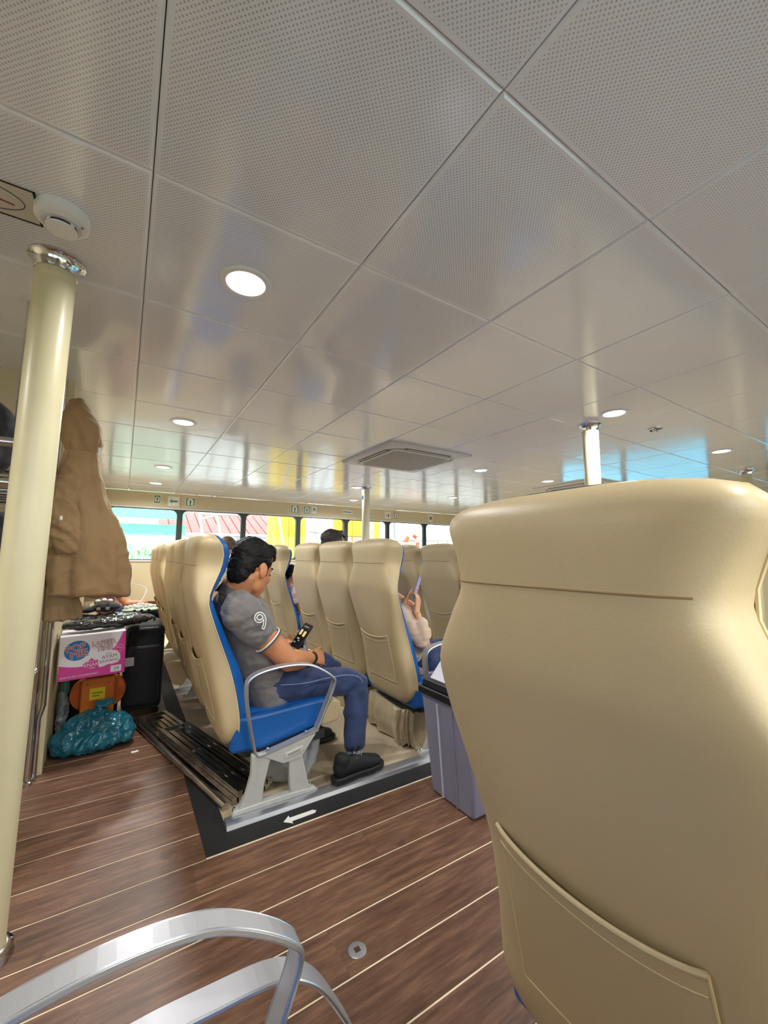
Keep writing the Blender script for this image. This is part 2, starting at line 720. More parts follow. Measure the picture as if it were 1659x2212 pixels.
# front bulkhead with tinted windows
wfr = struct(ob('wall_front', MB().box(XF, XF + .08, YN, YW, 0, WZ0).box(XF, XF + .08, YN, YW, WZ1, H).box(XF, XF + .08, 2.05, 2.75, WZ0, WZ1).box(XF, XF + .08, 5.6, YW, WZ0, WZ1).box(XF, XF + .08, YN, -.55, WZ0, WZ1), M_WALL, smooth=False))
for a, b in ((-.55, .75), (.75, 2.05), (2.75, 4.2), (4.2, 5.6)):
    w = window('window_%d' % wn, 0, b - a, tint='blue')
    w.location = (XF + .035, (a + b) / 2, 0)
    w.rotation_euler.z = R_(90)
    wn += 1
struct(ob('wall_rear', MB().box(XR - .08, XR, YN, YW, 0, H), M_WALL, smooth=False))
wl = struct(ob('wall_left', MB().box(XR, WLX, WLY, YW, 0, H), M_WALL, smooth=False))
ob('corner_strip', MB().box(WLX - .03, WLX + .006, WLY - .012, WLY + .02, 0, H), M_CREAM, wl, bevel=.003, smooth=False)
for yy in (3.6, 4.9):
    ob('panel_joint', MB().box(WLX, WLX + .004, yy, yy + .02, 0, H), M_CREAM, wl, smooth=False)


# pillars
def pillar(x, y, label):
    e = empty('support_pillar', (x, y, 0))
    ob('shaft', MB().lathe([(.056, .0), (.056, H)], 36), M_CREAM, e)
    ob('top_flange', MB().lathe([(.0565, H - .052), (.060, H - .050), (.064, H - .03), (.072, H - .012), (.080, H - .006), (.080, H)], 36), M_CHROME, e)
    ob('seam_ring', MB().lathe([(.056, H - .085), (.0573, H - .083), (.0573, H - .055), (.056, H - .053)], 36), M_CREAM, e)
    ob('base_flange', MB().lathe([(.079, 0), (.079, .008), (.074, .022), (.060, .03), (.0545, .03)], 36), M_CHROME, e)
    return tag(e, label, 'pillar', 'cream round pillars')


_p = pillar(-.278, 1.691, 'cream round pillar close by on the far left, in front of the hanging jacket')
_p.rotation_euler.y = math.atan2(.026, H)
pillar(2.955, 1.700, 'cream round pillar rising above the large seat in front, nearer of the two')
pillar(2.945, 5.112, 'thin cream pillar standing before the yellow posts outside the windows')
pillar(6.031, 1.650, 'cream pillar at the right edge behind the large seat')


# ------------------------------------------------------------------ ceiling fittings
M_LAMP = mat('lit_diffuser', (1, .985, .95, 1), .4, emit=3.2)
lampt = None


def downlight(i, j, label):
    global lampt
    x, y = X0G + TX * (i + .5), Y0G + TY * (j + .5)
    if lampt is None:
        e = empty('ceiling_downlight', (x, y, H))
        ob('rim', MB().lathe([(.092, .002), (.092, -.003), (.088, -.0075), (.074, -.009), (.069, -.006), (.069, .002)], 40), M_WHITE, e)
        ob('diffuser', MB().lathe([(.070, -.002), (.066, -.0055), (.0, -.0065)], 40), M_LAMP, e)
        lampt = e
    else:
        e = copy_tree(lampt)
        e.location = (x, y, H)
    l = bpy.data.lights.new('downlight', 'AREA')
    l.shape = 'DISK'
    l.size = .13
    l.energy = LAMP_W
    l.spread = R_(165)
    l.color = (1, .99, .97)
    lo = bpy.data.objects.new('downlight', l)
    lo.location = (0, 0, -.012)
    COL.objects.link(lo)
    lo.parent = e
    return tag(e, label, 'ceiling light', 'round ceiling downlights')


for i, j, lb in ((-1, 1, 'largest round ceiling downlight, nearest, at upper left'),
                 (-1, 4, 'round ceiling downlight second from the camera in the left column'),
                 (-1, 7, 'round ceiling downlight third in the left column, near the window wall'),
                 (-1, 9, 'farthest small ceiling downlight of the left column, above the arrow sign'),
                 (3, 7, 'small ceiling downlight beside the top of the thin pillar'),
                 (4, 9, 'small ceiling downlight nearest the window wall, left of the thin pillar'),
                 (3, 1, 'bright ceiling downlight right beside the nearer right-hand pillar'),
                 (4, 4, 'ceiling downlight just right of the square air conditioner'),
                 (6, 4, 'small ceiling downlight between the two air conditioners'),
                 (6, 1, 'ceiling downlight at far right beside the blue reflection'),
                 (6, 7, 'tiny far ceiling downlight above the right-hand windows'),
                 (9, 4, 'ceiling downlight over the front rows'),
                 (-4, 1, 'ceiling downlight behind the luggage rack'),
                 (0, -2, 'ceiling downlight above the near side windows'),
                 (4, -2, 'ceiling downlight above the near side windows, further forward')):
    downlight(i, j, lb)


def aircon(x0, x1, y0, y1, label):
    e = empty('ceiling_air_conditioner', ((x0 + x1) / 2, (y0 + y1) / 2, H))
    a = (x1 - x0) / 2
    b = (y1 - y0) / 2
    mg = mat('air_conditioner_plastic', C(206, 204, 198), .4)
    mb = MB()
    n = 28

    def ring(ax, by, r, z):
        return [(x, y, z) for x, y in rrect(-ax, ax, -by, by, r)]
    mb.rings([ring(a, b, .012, 0), ring(a, b, .012, -.012), ring(a - .012, b - .012, .012, -.022), ring(a * .80, b * .80, .10, -.028), ring(a * .79, b * .79, .10, -.02)], cap=True)
    ob('fascia', mb, mg, e)
    mb = MB()
    mb.rings([ring(a * .735, b * .735, .07, -.02), ring(a * .735, b * .735, .07, -.036), ring(a * .69, b * .69, .06, -.042), ring(a * .675, b * .675, .06, -.035)])
    ob('grille_frame', mb, mg, e)
    ob('grille', MB().box(-a * .66, a * .66, -b * .66, b * .66, -.038, -.034), mat('grille_mesh', C(150, 146, 138), .6, var=(300, .4)), e, smooth=False)
    for s in (-1, 1):
        ob('air_slot', MB().box(-a * .56, a * .56, s * b * .80 - .018, s * b * .80 + .018, -.0292, -.02), M_BLACK, e, smooth=False)
        ob('air_slot', MB().box(s * a * .80 - .018, s * a * .80 + .018, -b * .56, b * .56, -.0292, -.02), M_BLACK, e, smooth=False)
        ob('louvre', MB().box(-a * .5, a * .5, s * b * .80 - .006, s * b * .80 + .008, -.034, -.029), mg, e, bevel=.002, smooth=False)
        ob('louvre', MB().box(s * a * .80 - .006, s * a * .80 + .008, -b * .5, b * .5, -.034, -.029), mg, e, bevel=.002, smooth=False)
    return tag(e, label, 'air conditioner', 'square ceiling air conditioners')


aircon(1.90, 2.865, 2.86, 3.83, 'square ceiling air conditioner in the middle of the ceiling with clear black slots')
aircon(5.05, 6.0, 2.86, 3.83, 'far square ceiling air conditioner behind the headrest of the large seat')

# smoke detector
e = tag(empty('smoke_detector', (-.212, 1.437, H)), 'white round smoke detector on the ceiling beside the near pillar', 'smoke detector')
ob('base', MB().lathe([(.066, 0), (.066, -.026), (.061, -.031), (.05, -.033)], 36), M_WHITE, e)
ob('chamber', MB().lathe([(.052, -.031), (.048, -.040), (.040, -.042)], 36), mat('off_white_plastic', C(214, 212, 208), .4), e)
ob('vent', MB().lathe([(.037, -.040), (.037, -.050)], 36), M_BLACK, e)
ob('cap', MB().lathe([(.039, -.049), (.038, -.054), (.028, -.0555), (.0, -.0555)], 36), M_WHITE, e)
for a in range(4):
    b = ob('rib', MB().box(.034, .040, -.005, .005, -.052, -.04), M_WHITE, e, smooth=False)
    b.rotation_euler.z = R_(45 + 90 * a)
ob('indicator_light', MB().ell((.05, -.018, -.037), (.003, .003, .003), 10, 8), mat('red_indicator', C(160, 60, 50), .3), e)
# ceiling notice
e = tag(empty('ceiling_notice', (-.46, 1.455, H - .001)), 'pale rectangular notice with black border and oval on the ceiling', 'sign')
M_INK = mat('black_ink', C(24, 22, 20), .6)
ob('plate', MB().box(-.17, .192, -.072, .072, -.003, 0), mat('notice_plate', C(205, 200, 186), .4), e, smooth=False)
bd = MB()
for a, b, c, d in ((-.17, .192, -.072, -.066), (-.17, .192, .066, .072), (.186, .192, -.072, .072), (-.17, -.164, -.072, .072)):
    bd.box(a, b, c, d, -.0038, -.003)
ob('border', bd, M_INK, e, smooth=False)
ob('oval_line', MB().tube([(.02 + .14 * math.cos(t), .058 * math.sin(t), -.0034) for t in [2 * PI * k / 40 for k in range(40)]], .0011, 6, True), M_INK, e)
ob('red_stroke', MB().tube(smoothpath([(.02, .03, -.0035), (.06, .015, -.0035), (.10, .008, -.0035), (.135, .014, -.0035)]), .0022, 6), M_RED_IND, e)
ob('red_stroke', MB().tube(smoothpath([(-.05, -.02, -.0035), (.0, -.03, -.0035), (.055, -.022, -.0035)]), .003, 6), M_RED_IND, e)
# chrome ceiling spotlight fitting
e = tag(empty('ceiling_spot_fitting', (X0G + TX * 4.5, 1.472, H)), 'small chrome spot fitting on the ceiling between two downlights', 'ceiling fitting')
ob('ring', MB().lathe([(.05, 0), (.05, -.008), (.042, -.012), (.036, -.006), (.036, 0)], 28), M_CHROME, e)
for s in (-1, 1):
    ob('spot', MB().ell((s * .022, 0, -.012), (.014, .014, .011), 14, 10), M_CHROME, e)
e = tag(empty('wall_camera', (6.45, 1.32, H)), 'small white box fitting hanging from the ceiling at the right edge', 'camera')
ob('body', MB().box(-.05, .05, -.035, .035, -.1, -.04), M_WHITE, e, bevel=.008)
ob('stem', MB().lathe([(.012, -.05), (.012, 0)], 12), M_WHITE, e)

# ------------------------------------------------------------------ signs over the windows
M_GREEN = mat('sign_green', C(96, 150, 112), .5)
M_SWHITE = mat('sign_white', C(238, 238, 232), .5)
M_SOLIVE = mat('sign_olive', C(140, 132, 92), .5)


def jacket_outline(s):
    """life-jacket pictogram"""
    out = [(-.36, -.42), (-.36, .18), (-.26, .38), (-.08, .46), (.08, .46), (.26, .38), (.36, .18), (.36, -.42), (.07, -.42), (.07, .05), (.12, .16), (.06, .24), (-.06, .24), (-.12, .16), (-.07, .05), (-.07, -.42)]
    return [(a * s, b * s) for a, b in out]


def sign(x, z, w, h, back, label, kind='jacket', fg=None):
    e = empty('safety_sign', (x, YW, z))
    ob('plate', MB().box(-w / 2 - .008, w / 2 + .008, -.003, 0, -h / 2 - .008, h / 2 + .008), M_SWHITE, e, smooth=False)
    ob('field', MB().box(-w / 2, w / 2, -.004, -.003, -h / 2, h / 2), back, e, smooth=False)
    if kind == 'jacket':
        ob('pictogram', MB().prism(jacket_outline(min(w, h)), -.0048, -.004), fg or M_SWHITE, e, smooth=False)
        ob('strap', MB().prism([(-.012, -.01), (.012, -.01), (.004, .03), (-.004, .03)], -.0054, -.0048), M_DARK, e, smooth=False)
    elif kind == 'arrow':
        ob('arrow', MB().prism([(-.06, 0), (-.02, .036), (-.02, .014), (.06, .014), (.06, -.014), (-.02, -.014), (-.02, -.036)], -.0048, -.004), M_GREEN, e, smooth=False)
    elif kind == 'text':
        ob('print_line', MB().box(-w * .36, w * .4, -.0046, -.004, -.006, .008), M_DARK, e, smooth=False)
        ob('print_mark', MB().lathe([(.011, 0), (.011, .001)], 12).xf(Matrix.Translation((-w * .43, -.004, .001)) @ Matrix.Rotation(R_(90), 4, 'X')), M_DARK, e)
    elif kind == 'figure':
        ob('figure', MB().prism([(.015, -.04), (.035, -.04), (.04, .0), (.032, .03), (.02, .03), (.012, 0)], -.0048, -.004), M_DARK, e, smooth=False)
        ob('figure', MB().prism([(-.035, -.035), (-.01, -.035), (-.008, .02), (-.035, .02)], -.0048, -.004), mat('sign_grey', C(160, 160, 158), .5), e, smooth=False)
    return tag(e, label, 'sign', 'safety signs over the windows')


sign(.40, 2.035, .085, .125, M_GREEN, 'narrow green and white life jacket sign left of the arrow sign')
sign(.635, 2.018, .15, .14, M_SWHITE, 'white sign with green arrow pointing left', 'arrow')
sign(.885, 2.022, .13, .13, M_GREEN, 'green life jacket sign right of the arrow sign')
sign(2.70, 2.022, .135, .135, M_GREEN, 'green life jacket sign, left one of the pair above the yellow post')
sign(2.945, 2.018, .125, .135, M_GREEN, 'green life jacket sign in the middle of the three close together')
sign(3.095, 2.036, .085, .12, M_SWHITE, 'narrow white life jacket sign beside the green one', fg=mat('sign_pale_blue', C(186, 206, 214), .5))
sign(3.83, 2.034, .21, .06, M_SWHITE, 'thin white text strip over the windows', 'text')
sign(4.815, 2.026, .13, .13, M_SWHITE, 'white sign with dark figure right of the thin pillar', 'figure')
sign(5.045, 2.028, .12, .135, M_SOLIVE, 'olive framed life jacket sign right of the figure sign')
sign(6.02, 2.02, .10, .16, M_SWHITE, 'white life jacket sign at the far right over the windows', fg=mat('sign_grey2', C(120, 122, 118), .5))


# ================================================================== passenger seats
SZ = [.262, .268, .285, .31, .35, .405, .50, .62, .73, .84, .926, .967, 1.04, 1.09, 1.15, 1.19, 1.215, 1.235, 1.246, 1.253, 1.2565]
SXR = [.470, .450, .432, .421, .411, .401, .378, .349, .319, .294, .276, .269, .268, .270, .270, .271, .276, .287, .299, .312, .325]
SXS = [.486, .490, .492, .493, .494, .493, .478, .447, .405, .362, .334, .336, .368, .390, .396, .386, .371, .356, .347, .340, .334]
SW = [.150, .185, .215, .240, .252, .250, .236, .228, .238, .260, .270, .264, .236, .216, .230, .247, .249, .229, .192, .132, .055]
SF = [.0, .02, .03, .035, .04, .05, .055, .05, .04, .03, .022, .02, .025, .03, .032, .03, .026, .02, .014, .008, .003]
NEXP = 4.8


def seat_row(z):
    return (sinterp(z, SZ, SXR), sinterp(z, SZ, SXS), sinterp(z, SZ, SW), sinterp(z, SZ, SF))


def rear_x(y, z, off=0):
    xr, xs, w, f = seat_row(z)
    q = min(1, abs(y) / w)
    return xs - (xs - xr) * (1 - q ** NEXP) ** (1 / NEXP) - off


def seat_meshes():
    zs = []
    for a, b in zip(SZ[:-1], SZ[1:]):
        n = max(2, int((b - a) / .016))
        zs += [a + (b - a) * k / n for k in range(n)]
    zs.append(SZ[-1])
    nr, nf = 40, 20
    shell, front = [], []
    for z in zs:
        xr, xs, w, f = seat_row(z)
        ring = []
        for k in range(nr + 1):
            t = PI * k / nr
            c, s_ = math.cos(t), math.sin(t)
            ring.append((xs - (xs - xr) * abs(s_) ** (2 / NEXP), w * math.copysign(abs(c) ** (2 / NEXP), c), z))
        # close the shell just behind the front cushion
        inner = [(xs + .004, -w * .97 + 2 * w * .97 * k / 6, z) for k in range(1, 6)]
        shell.append(ring + inner)
        fr = []
        for k in range(nf + 1):
            q = -1 + 2 * k / nf
            wing = .022 * abs(q) ** 3 * (1 if z < .93 or z > 1.0 else .5)
            fr.append((xs + .002 + f * (1 - abs(q) ** 5) ** .5 + wing * (1 - abs(q) ** 12), w * .985 * q, z))
        bk = [(xs - .012, w * .93 * (1 - 2 * k / 6), z) for k in range(7)]
        front.append(fr + bk)
    A = MB().rings(shell).mesh('backrest_shell', True, 60)
    B = MB().rings(front).mesh('backrest_cushion', True, 60)
    edge = [(seat_row(z)[1] + .001, seat_row(z)[2] * 1.0, z) for z in zs[3:]]
    edge = edge + [(x, -y, z) for x, y, z in reversed(edge)]
    P = MB().tube(edge[::2], .0032, 6).mesh('piping')
    # horizontal seam over the shoulders
    sm = [(rear_x(y, 1.102, .0002), y, 1.102) for y in [-.19 + .38 * k / 24 for k in range(25)]]
    S = MB().tube(sm, .0017, 6).mesh('seam')
    # map pocket
    zb, zt, hw = .385, .668, .160
    nu, nv = 20, 14
    g, lo = [], []

    def pocket_top(y):
        return zt - .022 * (1 - (y / hw) ** 2)
    for j in range(nv + 1):
        v = j / nv
        row = []
        for i in range(nu + 1):
            y = hw * (-1 + 2 * i / nu) * (1.02 - .03 * v)
            z = zb + (pocket_top(y) - zb) * v
            q = 1 - (y / hw) ** 2
            row.append((rear_x(y, z, .0035 + .016 * max(0, q) ** .6 * v ** 2.2), y, z))
        g.append(row)
    mb = MB()
    vs = [p for r in g for p in r] + [(p[0] + .006, p[1], p[2]) for r in g for p in r]
    n1 = (nu + 1) * (nv + 1)
    fs = []
    for j in range(nv):
        for i in range(nu):
            a = j * (nu + 1) + i
            fs += [(a, a + 1, a + nu + 2, a + nu + 1), (n1 + a, n1 + a + nu + 1, n1 + a + nu + 2, n1 + a + 1)]
    for i in range(nu):
        fs += [(i, n1 + i, n1 + i + 1, i + 1)]
        a = nv * (nu + 1) + i
        fs += [(a, a + 1, n1 + a + 1, n1 + a)]
    for j in range(nv):
        a = j * (nu + 1)
        fs += [(a, a + nu + 1, n1 + a + nu + 1, n1 + a)]
        a += nu
        fs += [(a, n1 + a, n1 + a + nu + 1, a + nu + 1)]
    mb.add(vs, fs)
    K = mb.mesh('pocket', True, 50)
    top = g[nv]
    hem = MB().tube([(x + .001, y, z - .001) for x, y, z in top], .0042, 8).mesh('pocket_hem')
    side = [g[j][0] for j in range(nv, -1, -1)] + g[0][1:] + [g[j][nu] for j in range(1, nv + 1)]
    PS = MB().tube([(x + .001, y, z) for x, y, z in side], .0022, 6).mesh('pocket_piping')
    st = MB().tube([(rear_x(y, pocket_top(y) - .028, .0045 + .0125 * max(0, 1 - (y / hw) ** 2) ** .6), y, pocket_top(y) - .028) for y in [hw * (-.97 + 1.94 * k / 24) for k in range(25)]], .0011, 5).mesh('pocket_stitching')
    for me, mm in ((A, M_LEATHER), (B, M_BLUE), (P, M_STITCH), (S, M_SEAM), (K, M_LEATHER), (hem, M_LEATHER), (PS, M_STITCH), (st, M_STITCH)):
        me.materials.append(mm)
    return A, B, P, S, K, hem, PS, st


SM = seat_meshes()
LOOP = [(.56, .255), (.543, .311), (.52, .431), (.508, .532), (.517, .583), (.571, .61), (.673, .623), (.774, .618), (.845, .596), (.93, .54), (.944, .497), (.886, .365), (.858, .309), (.83, .289), (.60, .243)]
_loop = smoothpath([(x, 0, z) for x, z in LOOP], 5, True)
LOOPM = MB().tube(_loop, 0, closed=True, flat=(.021, .0045, (0, 1, 0))).mesh('armrest', False)
LOOPM.materials.append(M_ALU_D)
RIMM = MB().tube([p + Vector((0, -.0185, 0)) for p in _loop], .0052, 6, True).mesh('armrest_rim')
RIMM.materials.append(M_ALU)
RIMM2 = MB().tube([p + Vector((0, .0185, 0)) for p in _loop], .0052, 6, True).mesh('armrest_rim')
RIMM2.materials.append(M_ALU)


def seat_base(parent, side):
    """cast side frame: arm loop, bracket panel, splayed legs on a foot; side -1 near aisle, +1 the other end"""
    y = side * .305
    a = link('armrest', LOOPM, None, parent, (0, y, 0))
    link('rim', RIMM, None, a)
    link('rim', RIMM2, None, a)
    for bx, bz in ((.615, .262), (.80, .297)):
        ob('bolt', MB().ell((bx, 0, bz), (.008, .008, .006), 10, 8), M_CHROME, a)
    y0, y1 = (y - .018, y + .012)
    p = ob('bracket_panel', MB().prism([(.590, .238), (.845, .284), (.772, .19), (.683, .186)], y0 - .004, y1), M_CAST, parent, bevel=.003)
    if side < 0:
        pl = ob('maker_plate', MB().prism([(.690, .207), (.778, .223), (.778, .245), (.690, .229)], y0 - .0075, y0 - .003), mat('embossed_plate', C(206, 204, 196), .4, .2), p, bevel=.0015)
        ob('plate_print', MB().prism([(.705, .217), (.765, .228), (.765, .234), (.705, .223)], y0 - .0083, y0 - .007), mat('plate_print', C(140, 138, 132), .5), pl, smooth=False)
    ob('leg', MB().prism([(.540, .256), (.539, .17), (.520, .097), (.483, .028), (.590, .028), (.601, .124), (.622, .205), (.64, .245)], y0, y1), M_CAST, parent, bevel=.005)
    ob('leg', MB().prism([(.712, .20), (.718, .092), (.728, .028), (.822, .028), (.812, .070), (.780, .195)], y0, y1), M_CAST, parent, bevel=.005)
    f = ob('foot', MB().prism([(.462, .024), (.470, .042), (.60, .046), (.72, .046), (.845, .040), (.862, .024)], y0 - .006, y1 + .008), M_CAST, parent, bevel=.003)
    for bx in (.474, .842):
        ob('bolt', MB().lathe([(.008, .024), (.008, .047), (.004, .050)], 8, (bx, y, 0)), M_CHROME, f)


def make_seat(kind):
    e = empty('passenger_seat')
    A, B, P, S, K, hem, PS, st = SM
    s = link('backrest', A, None, e)
    for nm, me in (('piping', P), ('seam', S)):
        link(nm, me, None, s)
    link('backrest_cushion', B, None, e)
    pk = link('pocket', K, None, e)
    for nm, me in (('pocket_hem', hem), ('pocket_piping', PS), ('stitching', st)):
        link(nm, me, None, pk)
    ob('seat_cushion', MB().prism([(.462, .245), (.60, .236), (.80, .268), (.92, .292), (.975, .385), (.95, .412), (.86, .414), (.62, .400), (.50, .398), (.468, .40)], -.252, .252), M_BLUE, e, bevel=.028, seg=4)
    ob('seat_nose', MB().prism([(.905, .282), (.995, .292), (1.017, .335), (1.010, .385), (.985, .403), (.962, .402), (.93, .36)], -.262, .262), M_LEATHER, e, bevel=.014, seg=3)
    ob('seat_pan', MB().box(.52, .93, -.24, .24, .215, .262), M_DARK, e, smooth=False)
    if kind == 'mid':
        ob('leg', MB().box(.66, .72, -.03, .03, .001, .22), mat('dark_grey_leg', C(96, 94, 90), .5), e, bevel=.006)
    else:
        seat_base(e, -1 if kind == 'aisle' else 1)
        ob('crossbar', MB().tube([(.70, -.29, .225), (.70, .29, .225)], .017, 10), M_CAST, e)
    return e


PROTO = {}


def place_seat(kind, off, yc, label, group):
    if kind not in PROTO:
        e = make_seat(kind)
        PROTO[kind] = e
    else:
        e = copy_tree(PROTO[kind])
    e.location = (off, yc, 0)
    return tag(e, label, 'seat', group)


ROW = 1.03
G1, G2 = 'seats across the aisle', 'seats further across, towards the windows'
names0 = ['cream passenger seat with blue cushion that the man in the grey polo sits on', "second seat from the aisle in the seated man's row", "third seat from the aisle in the seated man's row"]
names1 = ['cream seat back in front of the man, aisle end, woman with phone sitting in it', 'cream seat back second from the aisle in the row before the man', 'cream seat back third from the aisle before the man, dark head above it']
names2 = ['aisle seat two rows before the man, hidden behind the large headrest', 'cream seat back seen behind the raised phone, right of the gap', "cream seat back partly hidden by the woman's headrest, left of the gap"]
for r, nm in enumerate((names0, names1, names2)):
    for k, kind in enumerate(('aisle', 'mid', 'end')):
        place_seat(kind, ROW * r, 2.262 + .553 * k, nm[k], G1)
n20 = ["fourth seat back along the man's row, past the narrow gap", "fifth seat back along the man's row, towards the windows", "farthest seat back of the man's row, beside the green view"]
n21 = ["seat back just right of the man's face, child sitting in it", "seat back behind the man's chin, showing its pocket top", "seat back hidden behind the man's head"]
n22 = ['window block seat two rows ahead, aisle side, behind the dark head', 'window block seat two rows ahead, middle']
for r, nm in enumerate((n20, n21, n22)):
    for k, kind in enumerate(('aisle', 'mid', 'end')[:len(nm)]):
        place_seat(kind, ROW * r, 4.25 + .553 * k, nm[k], G2)
place_seat('mid', .72, 6.45, 'window side seat that the bare-necked far passenger sits in', 'window side seats')
place_seat('mid', 1.75, 6.25, "window side seat whose rim shows behind the seat right of the man's face", 'window side seats')
near_seat = place_seat('mid', .265, .398, 'very large cream seat back filling the right of the picture, with wide map pocket', 'seats on the near side')
own = place_seat('end', -.67, .388, 'seat at the lower left of which only the flat silver armrest loop shows', 'seats on the near side')
_low = smoothpath([(.70, 0, .25), (.69, 0, .36), (.70, 0, .452), (.75, 0, .465), (.85, 0, .462), (.95, 0, .453), (1.012, 0, .42), (1.06, 0, .36), (1.115, 0, .25), (1.08, 0, .2), (.75, 0, .2)], 6, True)
lo_ = ob('lower_frame', MB().tube(_low, 0, closed=True, flat=(.022, .004, (0, 1, 0))), M_ALU_D, own, (-.022, .365, -.012), smooth=False)
ob('rim', MB().tube([p + Vector((0, -.022, 0)) for p in _low], .004, 6, True), M_ALU, lo_)
ob('tie_plate', MB().box(.78, .80, .30, .36, .20, .30), M_CAST, own, bevel=.003)


# ================================================================== people
V = Vector


def head_shapes(mb, Mx, ears=True):
    h = MB()
    h.ell((-.012, 0, .045), (.097, .076, .088))
    h.limb([(.030, 0, .07, .062, .055), (.043, 0, .01, .060, .050), (.047, 0, -.045, .050, .045), (.056, 0, -.082, .032, .030)])
    h.limb([(-.012, .052, -.02, .018, .022), (.018, .046, -.062, .016, .02), (.055, .022, -.088, .016, .018)])
    h.limb([(-.012, -.052, -.02, .018, .022), (.018, -.046, -.062, .016, .02), (.055, -.022, -.088, .016, .018)])
    h.limb([(.088, 0, .024, .007, .008), (.100, 0, .0, .009, .010), (.107, 0, -.020, .014, .012)])
    h.limb([(.078, -.038, .034, .009, .010), (.091, 0, .036, .009, .010), (.078, .038, .034, .009, .010)], lat=(0, 0, 1))
    for s in (-1, 1):
        h.ell((.064, s * .038, -.014), (.024, .022, .024))
        if ears:
            rot = Matrix.Rotation(R_(12 * s), 3, 'Z') @ Matrix.Rotation(R_(-12), 3, 'Y')
            h.ell((-.010, s * .080, .0), (.021, .009, .034), rot=rot)
            h.ell((-.004, s * .078, -.022), (.011, .008, .016), rot=rot)
    h.limb([(.086, -.020, -.047, .006, .008), (.098, 0, -.047, .007, .009), (.086, .020, -.047, .006, .008)], lat=(0, 0, 1))
    h.limb([(.084, -.016, -.060, .006, .007), (.094, 0, -.061, .007, .008), (.084, .016, -.060, .006, .007)], lat=(0, 0, 1))
    h.ell((.074, 0, -.086), (.021, .024, .018))
    for s in (-1, 1):
        h.ell((.022, s * .040, -.045), (.042, .028, .045))
        h.ell((.048, s * .030, -.062), (.030, .024, .030))
    h.xf(Mx)
    mb.add(h.v, h.f)


def hand_shapes(mb, wrist, d, n, thumb, curl=(25, 35, 25), spread=.0205, sc=1.0, tdir=None, tcurl=20):
    """d along the hand, n the way the palm faces, thumb = +-1 the side the thumb leaves from"""
    w = V(wrist)
    d = V(d).normalized()
    n = V(n)
    n = (n - d * n.dot(d)).normalized()
    s = d.cross(n) * thumb
    mb.limb([tuple(w - d * .02 * sc) + (.027 * sc, .020 * sc), tuple(w + d * .02 * sc) + (.031 * sc, .018 * sc), tuple(w + d * .055 * sc) + (.040 * sc, .015 * sc), tuple(w + d * .082 * sc) + (.041 * sc, .012 * sc)], lat=tuple(s))
    for i, L in enumerate((.068, .077, .072, .056)):
        root = w + d * .078 * sc + s * (1.5 - i) * spread * sc
        fd = (d + s * (1.5 - i) * .07).normalized()
        p, a = root, 0
        pts = [tuple(p - fd * .012) + (.0088 * sc, .0088 * sc)]
        for q, fr in enumerate((.45, .31, .24)):
            a += R_(curl[q])
            dd = fd * math.cos(a) + n * math.sin(a)
            p = p + dd * L * fr * sc
            pts.append(tuple(p) + ((.0085 - .0008 * q) * sc, (.0082 - .0008 * q) * sc))
        mb.limb(pts, 10, lat=tuple(s))
    td = V(tdir).normalized() if tdir else (d * .62 + s * .75 + n * .22).normalized()
    r = w + d * .022 * sc + s * .026 * sc
    td2 = (td + (d * .6 - s * .3) * math.sin(R_(tcurl))).normalized()
    mb.limb([tuple(r - td * .012) + (.015 * sc, .014 * sc), tuple(r + td * .028 * sc) + (.0115 * sc, .011 * sc), tuple(r + td * .030 * sc + td2 * .022 * sc) + (.0098 * sc, .0095 * sc), tuple(r + td * .030 * sc + td2 * .045 * sc) + (.0085 * sc, .0075 * sc)], 10, lat=tuple(n))


def hair_shapes(kind, Mx):
    h = MB()
    if kind == 'short':
        h.ell((-.022, 0, .062), (.104, .084, .088))
        h.ell((-.058, 0, .012), (.056, .070, .078))
        h.ell((-.066, 0, -.035), (.038, .056, .050))
        h.limb([(.02, -.052, .105, .03, .03), (.055, -.02, .118, .032, .026), (.062, .02, .118, .032, .026), (.03, .052, .105, .03, .03)], lat=(0, 0, 1))
        h.limb([(.050, -.03, .112, .03, .02), (.088, -.01, .098, .026, .016)], lat=(0, 1, 0))
        h.limb([(.050, .03, .112, .03, .02), (.085, .02, .098, .026, .016)], lat=(0, 1, 0))
        for s in (-1, 1):
            h.limb([(.012, s * .070, .05, .014, .022), (.016, s * .073, .012, .007, .012), (.014, s * .072, -.012, .005, .008)], lat=(0, 1, 0))
    elif kind == 'scarf':
        h.ell((-.016, 0, .045), (.108, .090, .100))
        h.limb([(-.03, 0, .0, .09, .08), (-.01, 0, -.08, .085, .07), (.02, 0, -.15, .11, .075), (.04, 0, -.20, .12, .07)], lat=(0, 1, 0))
    elif kind == 'bun':
        h.ell((-.020, 0, .056), (.104, .084, .088))
        h.ell((-.105, 0, .05), (.035, .035, .032))
        h.ell((-.05, 0, .01), (.06, .07, .075))
    h.xf(Mx)
    return h


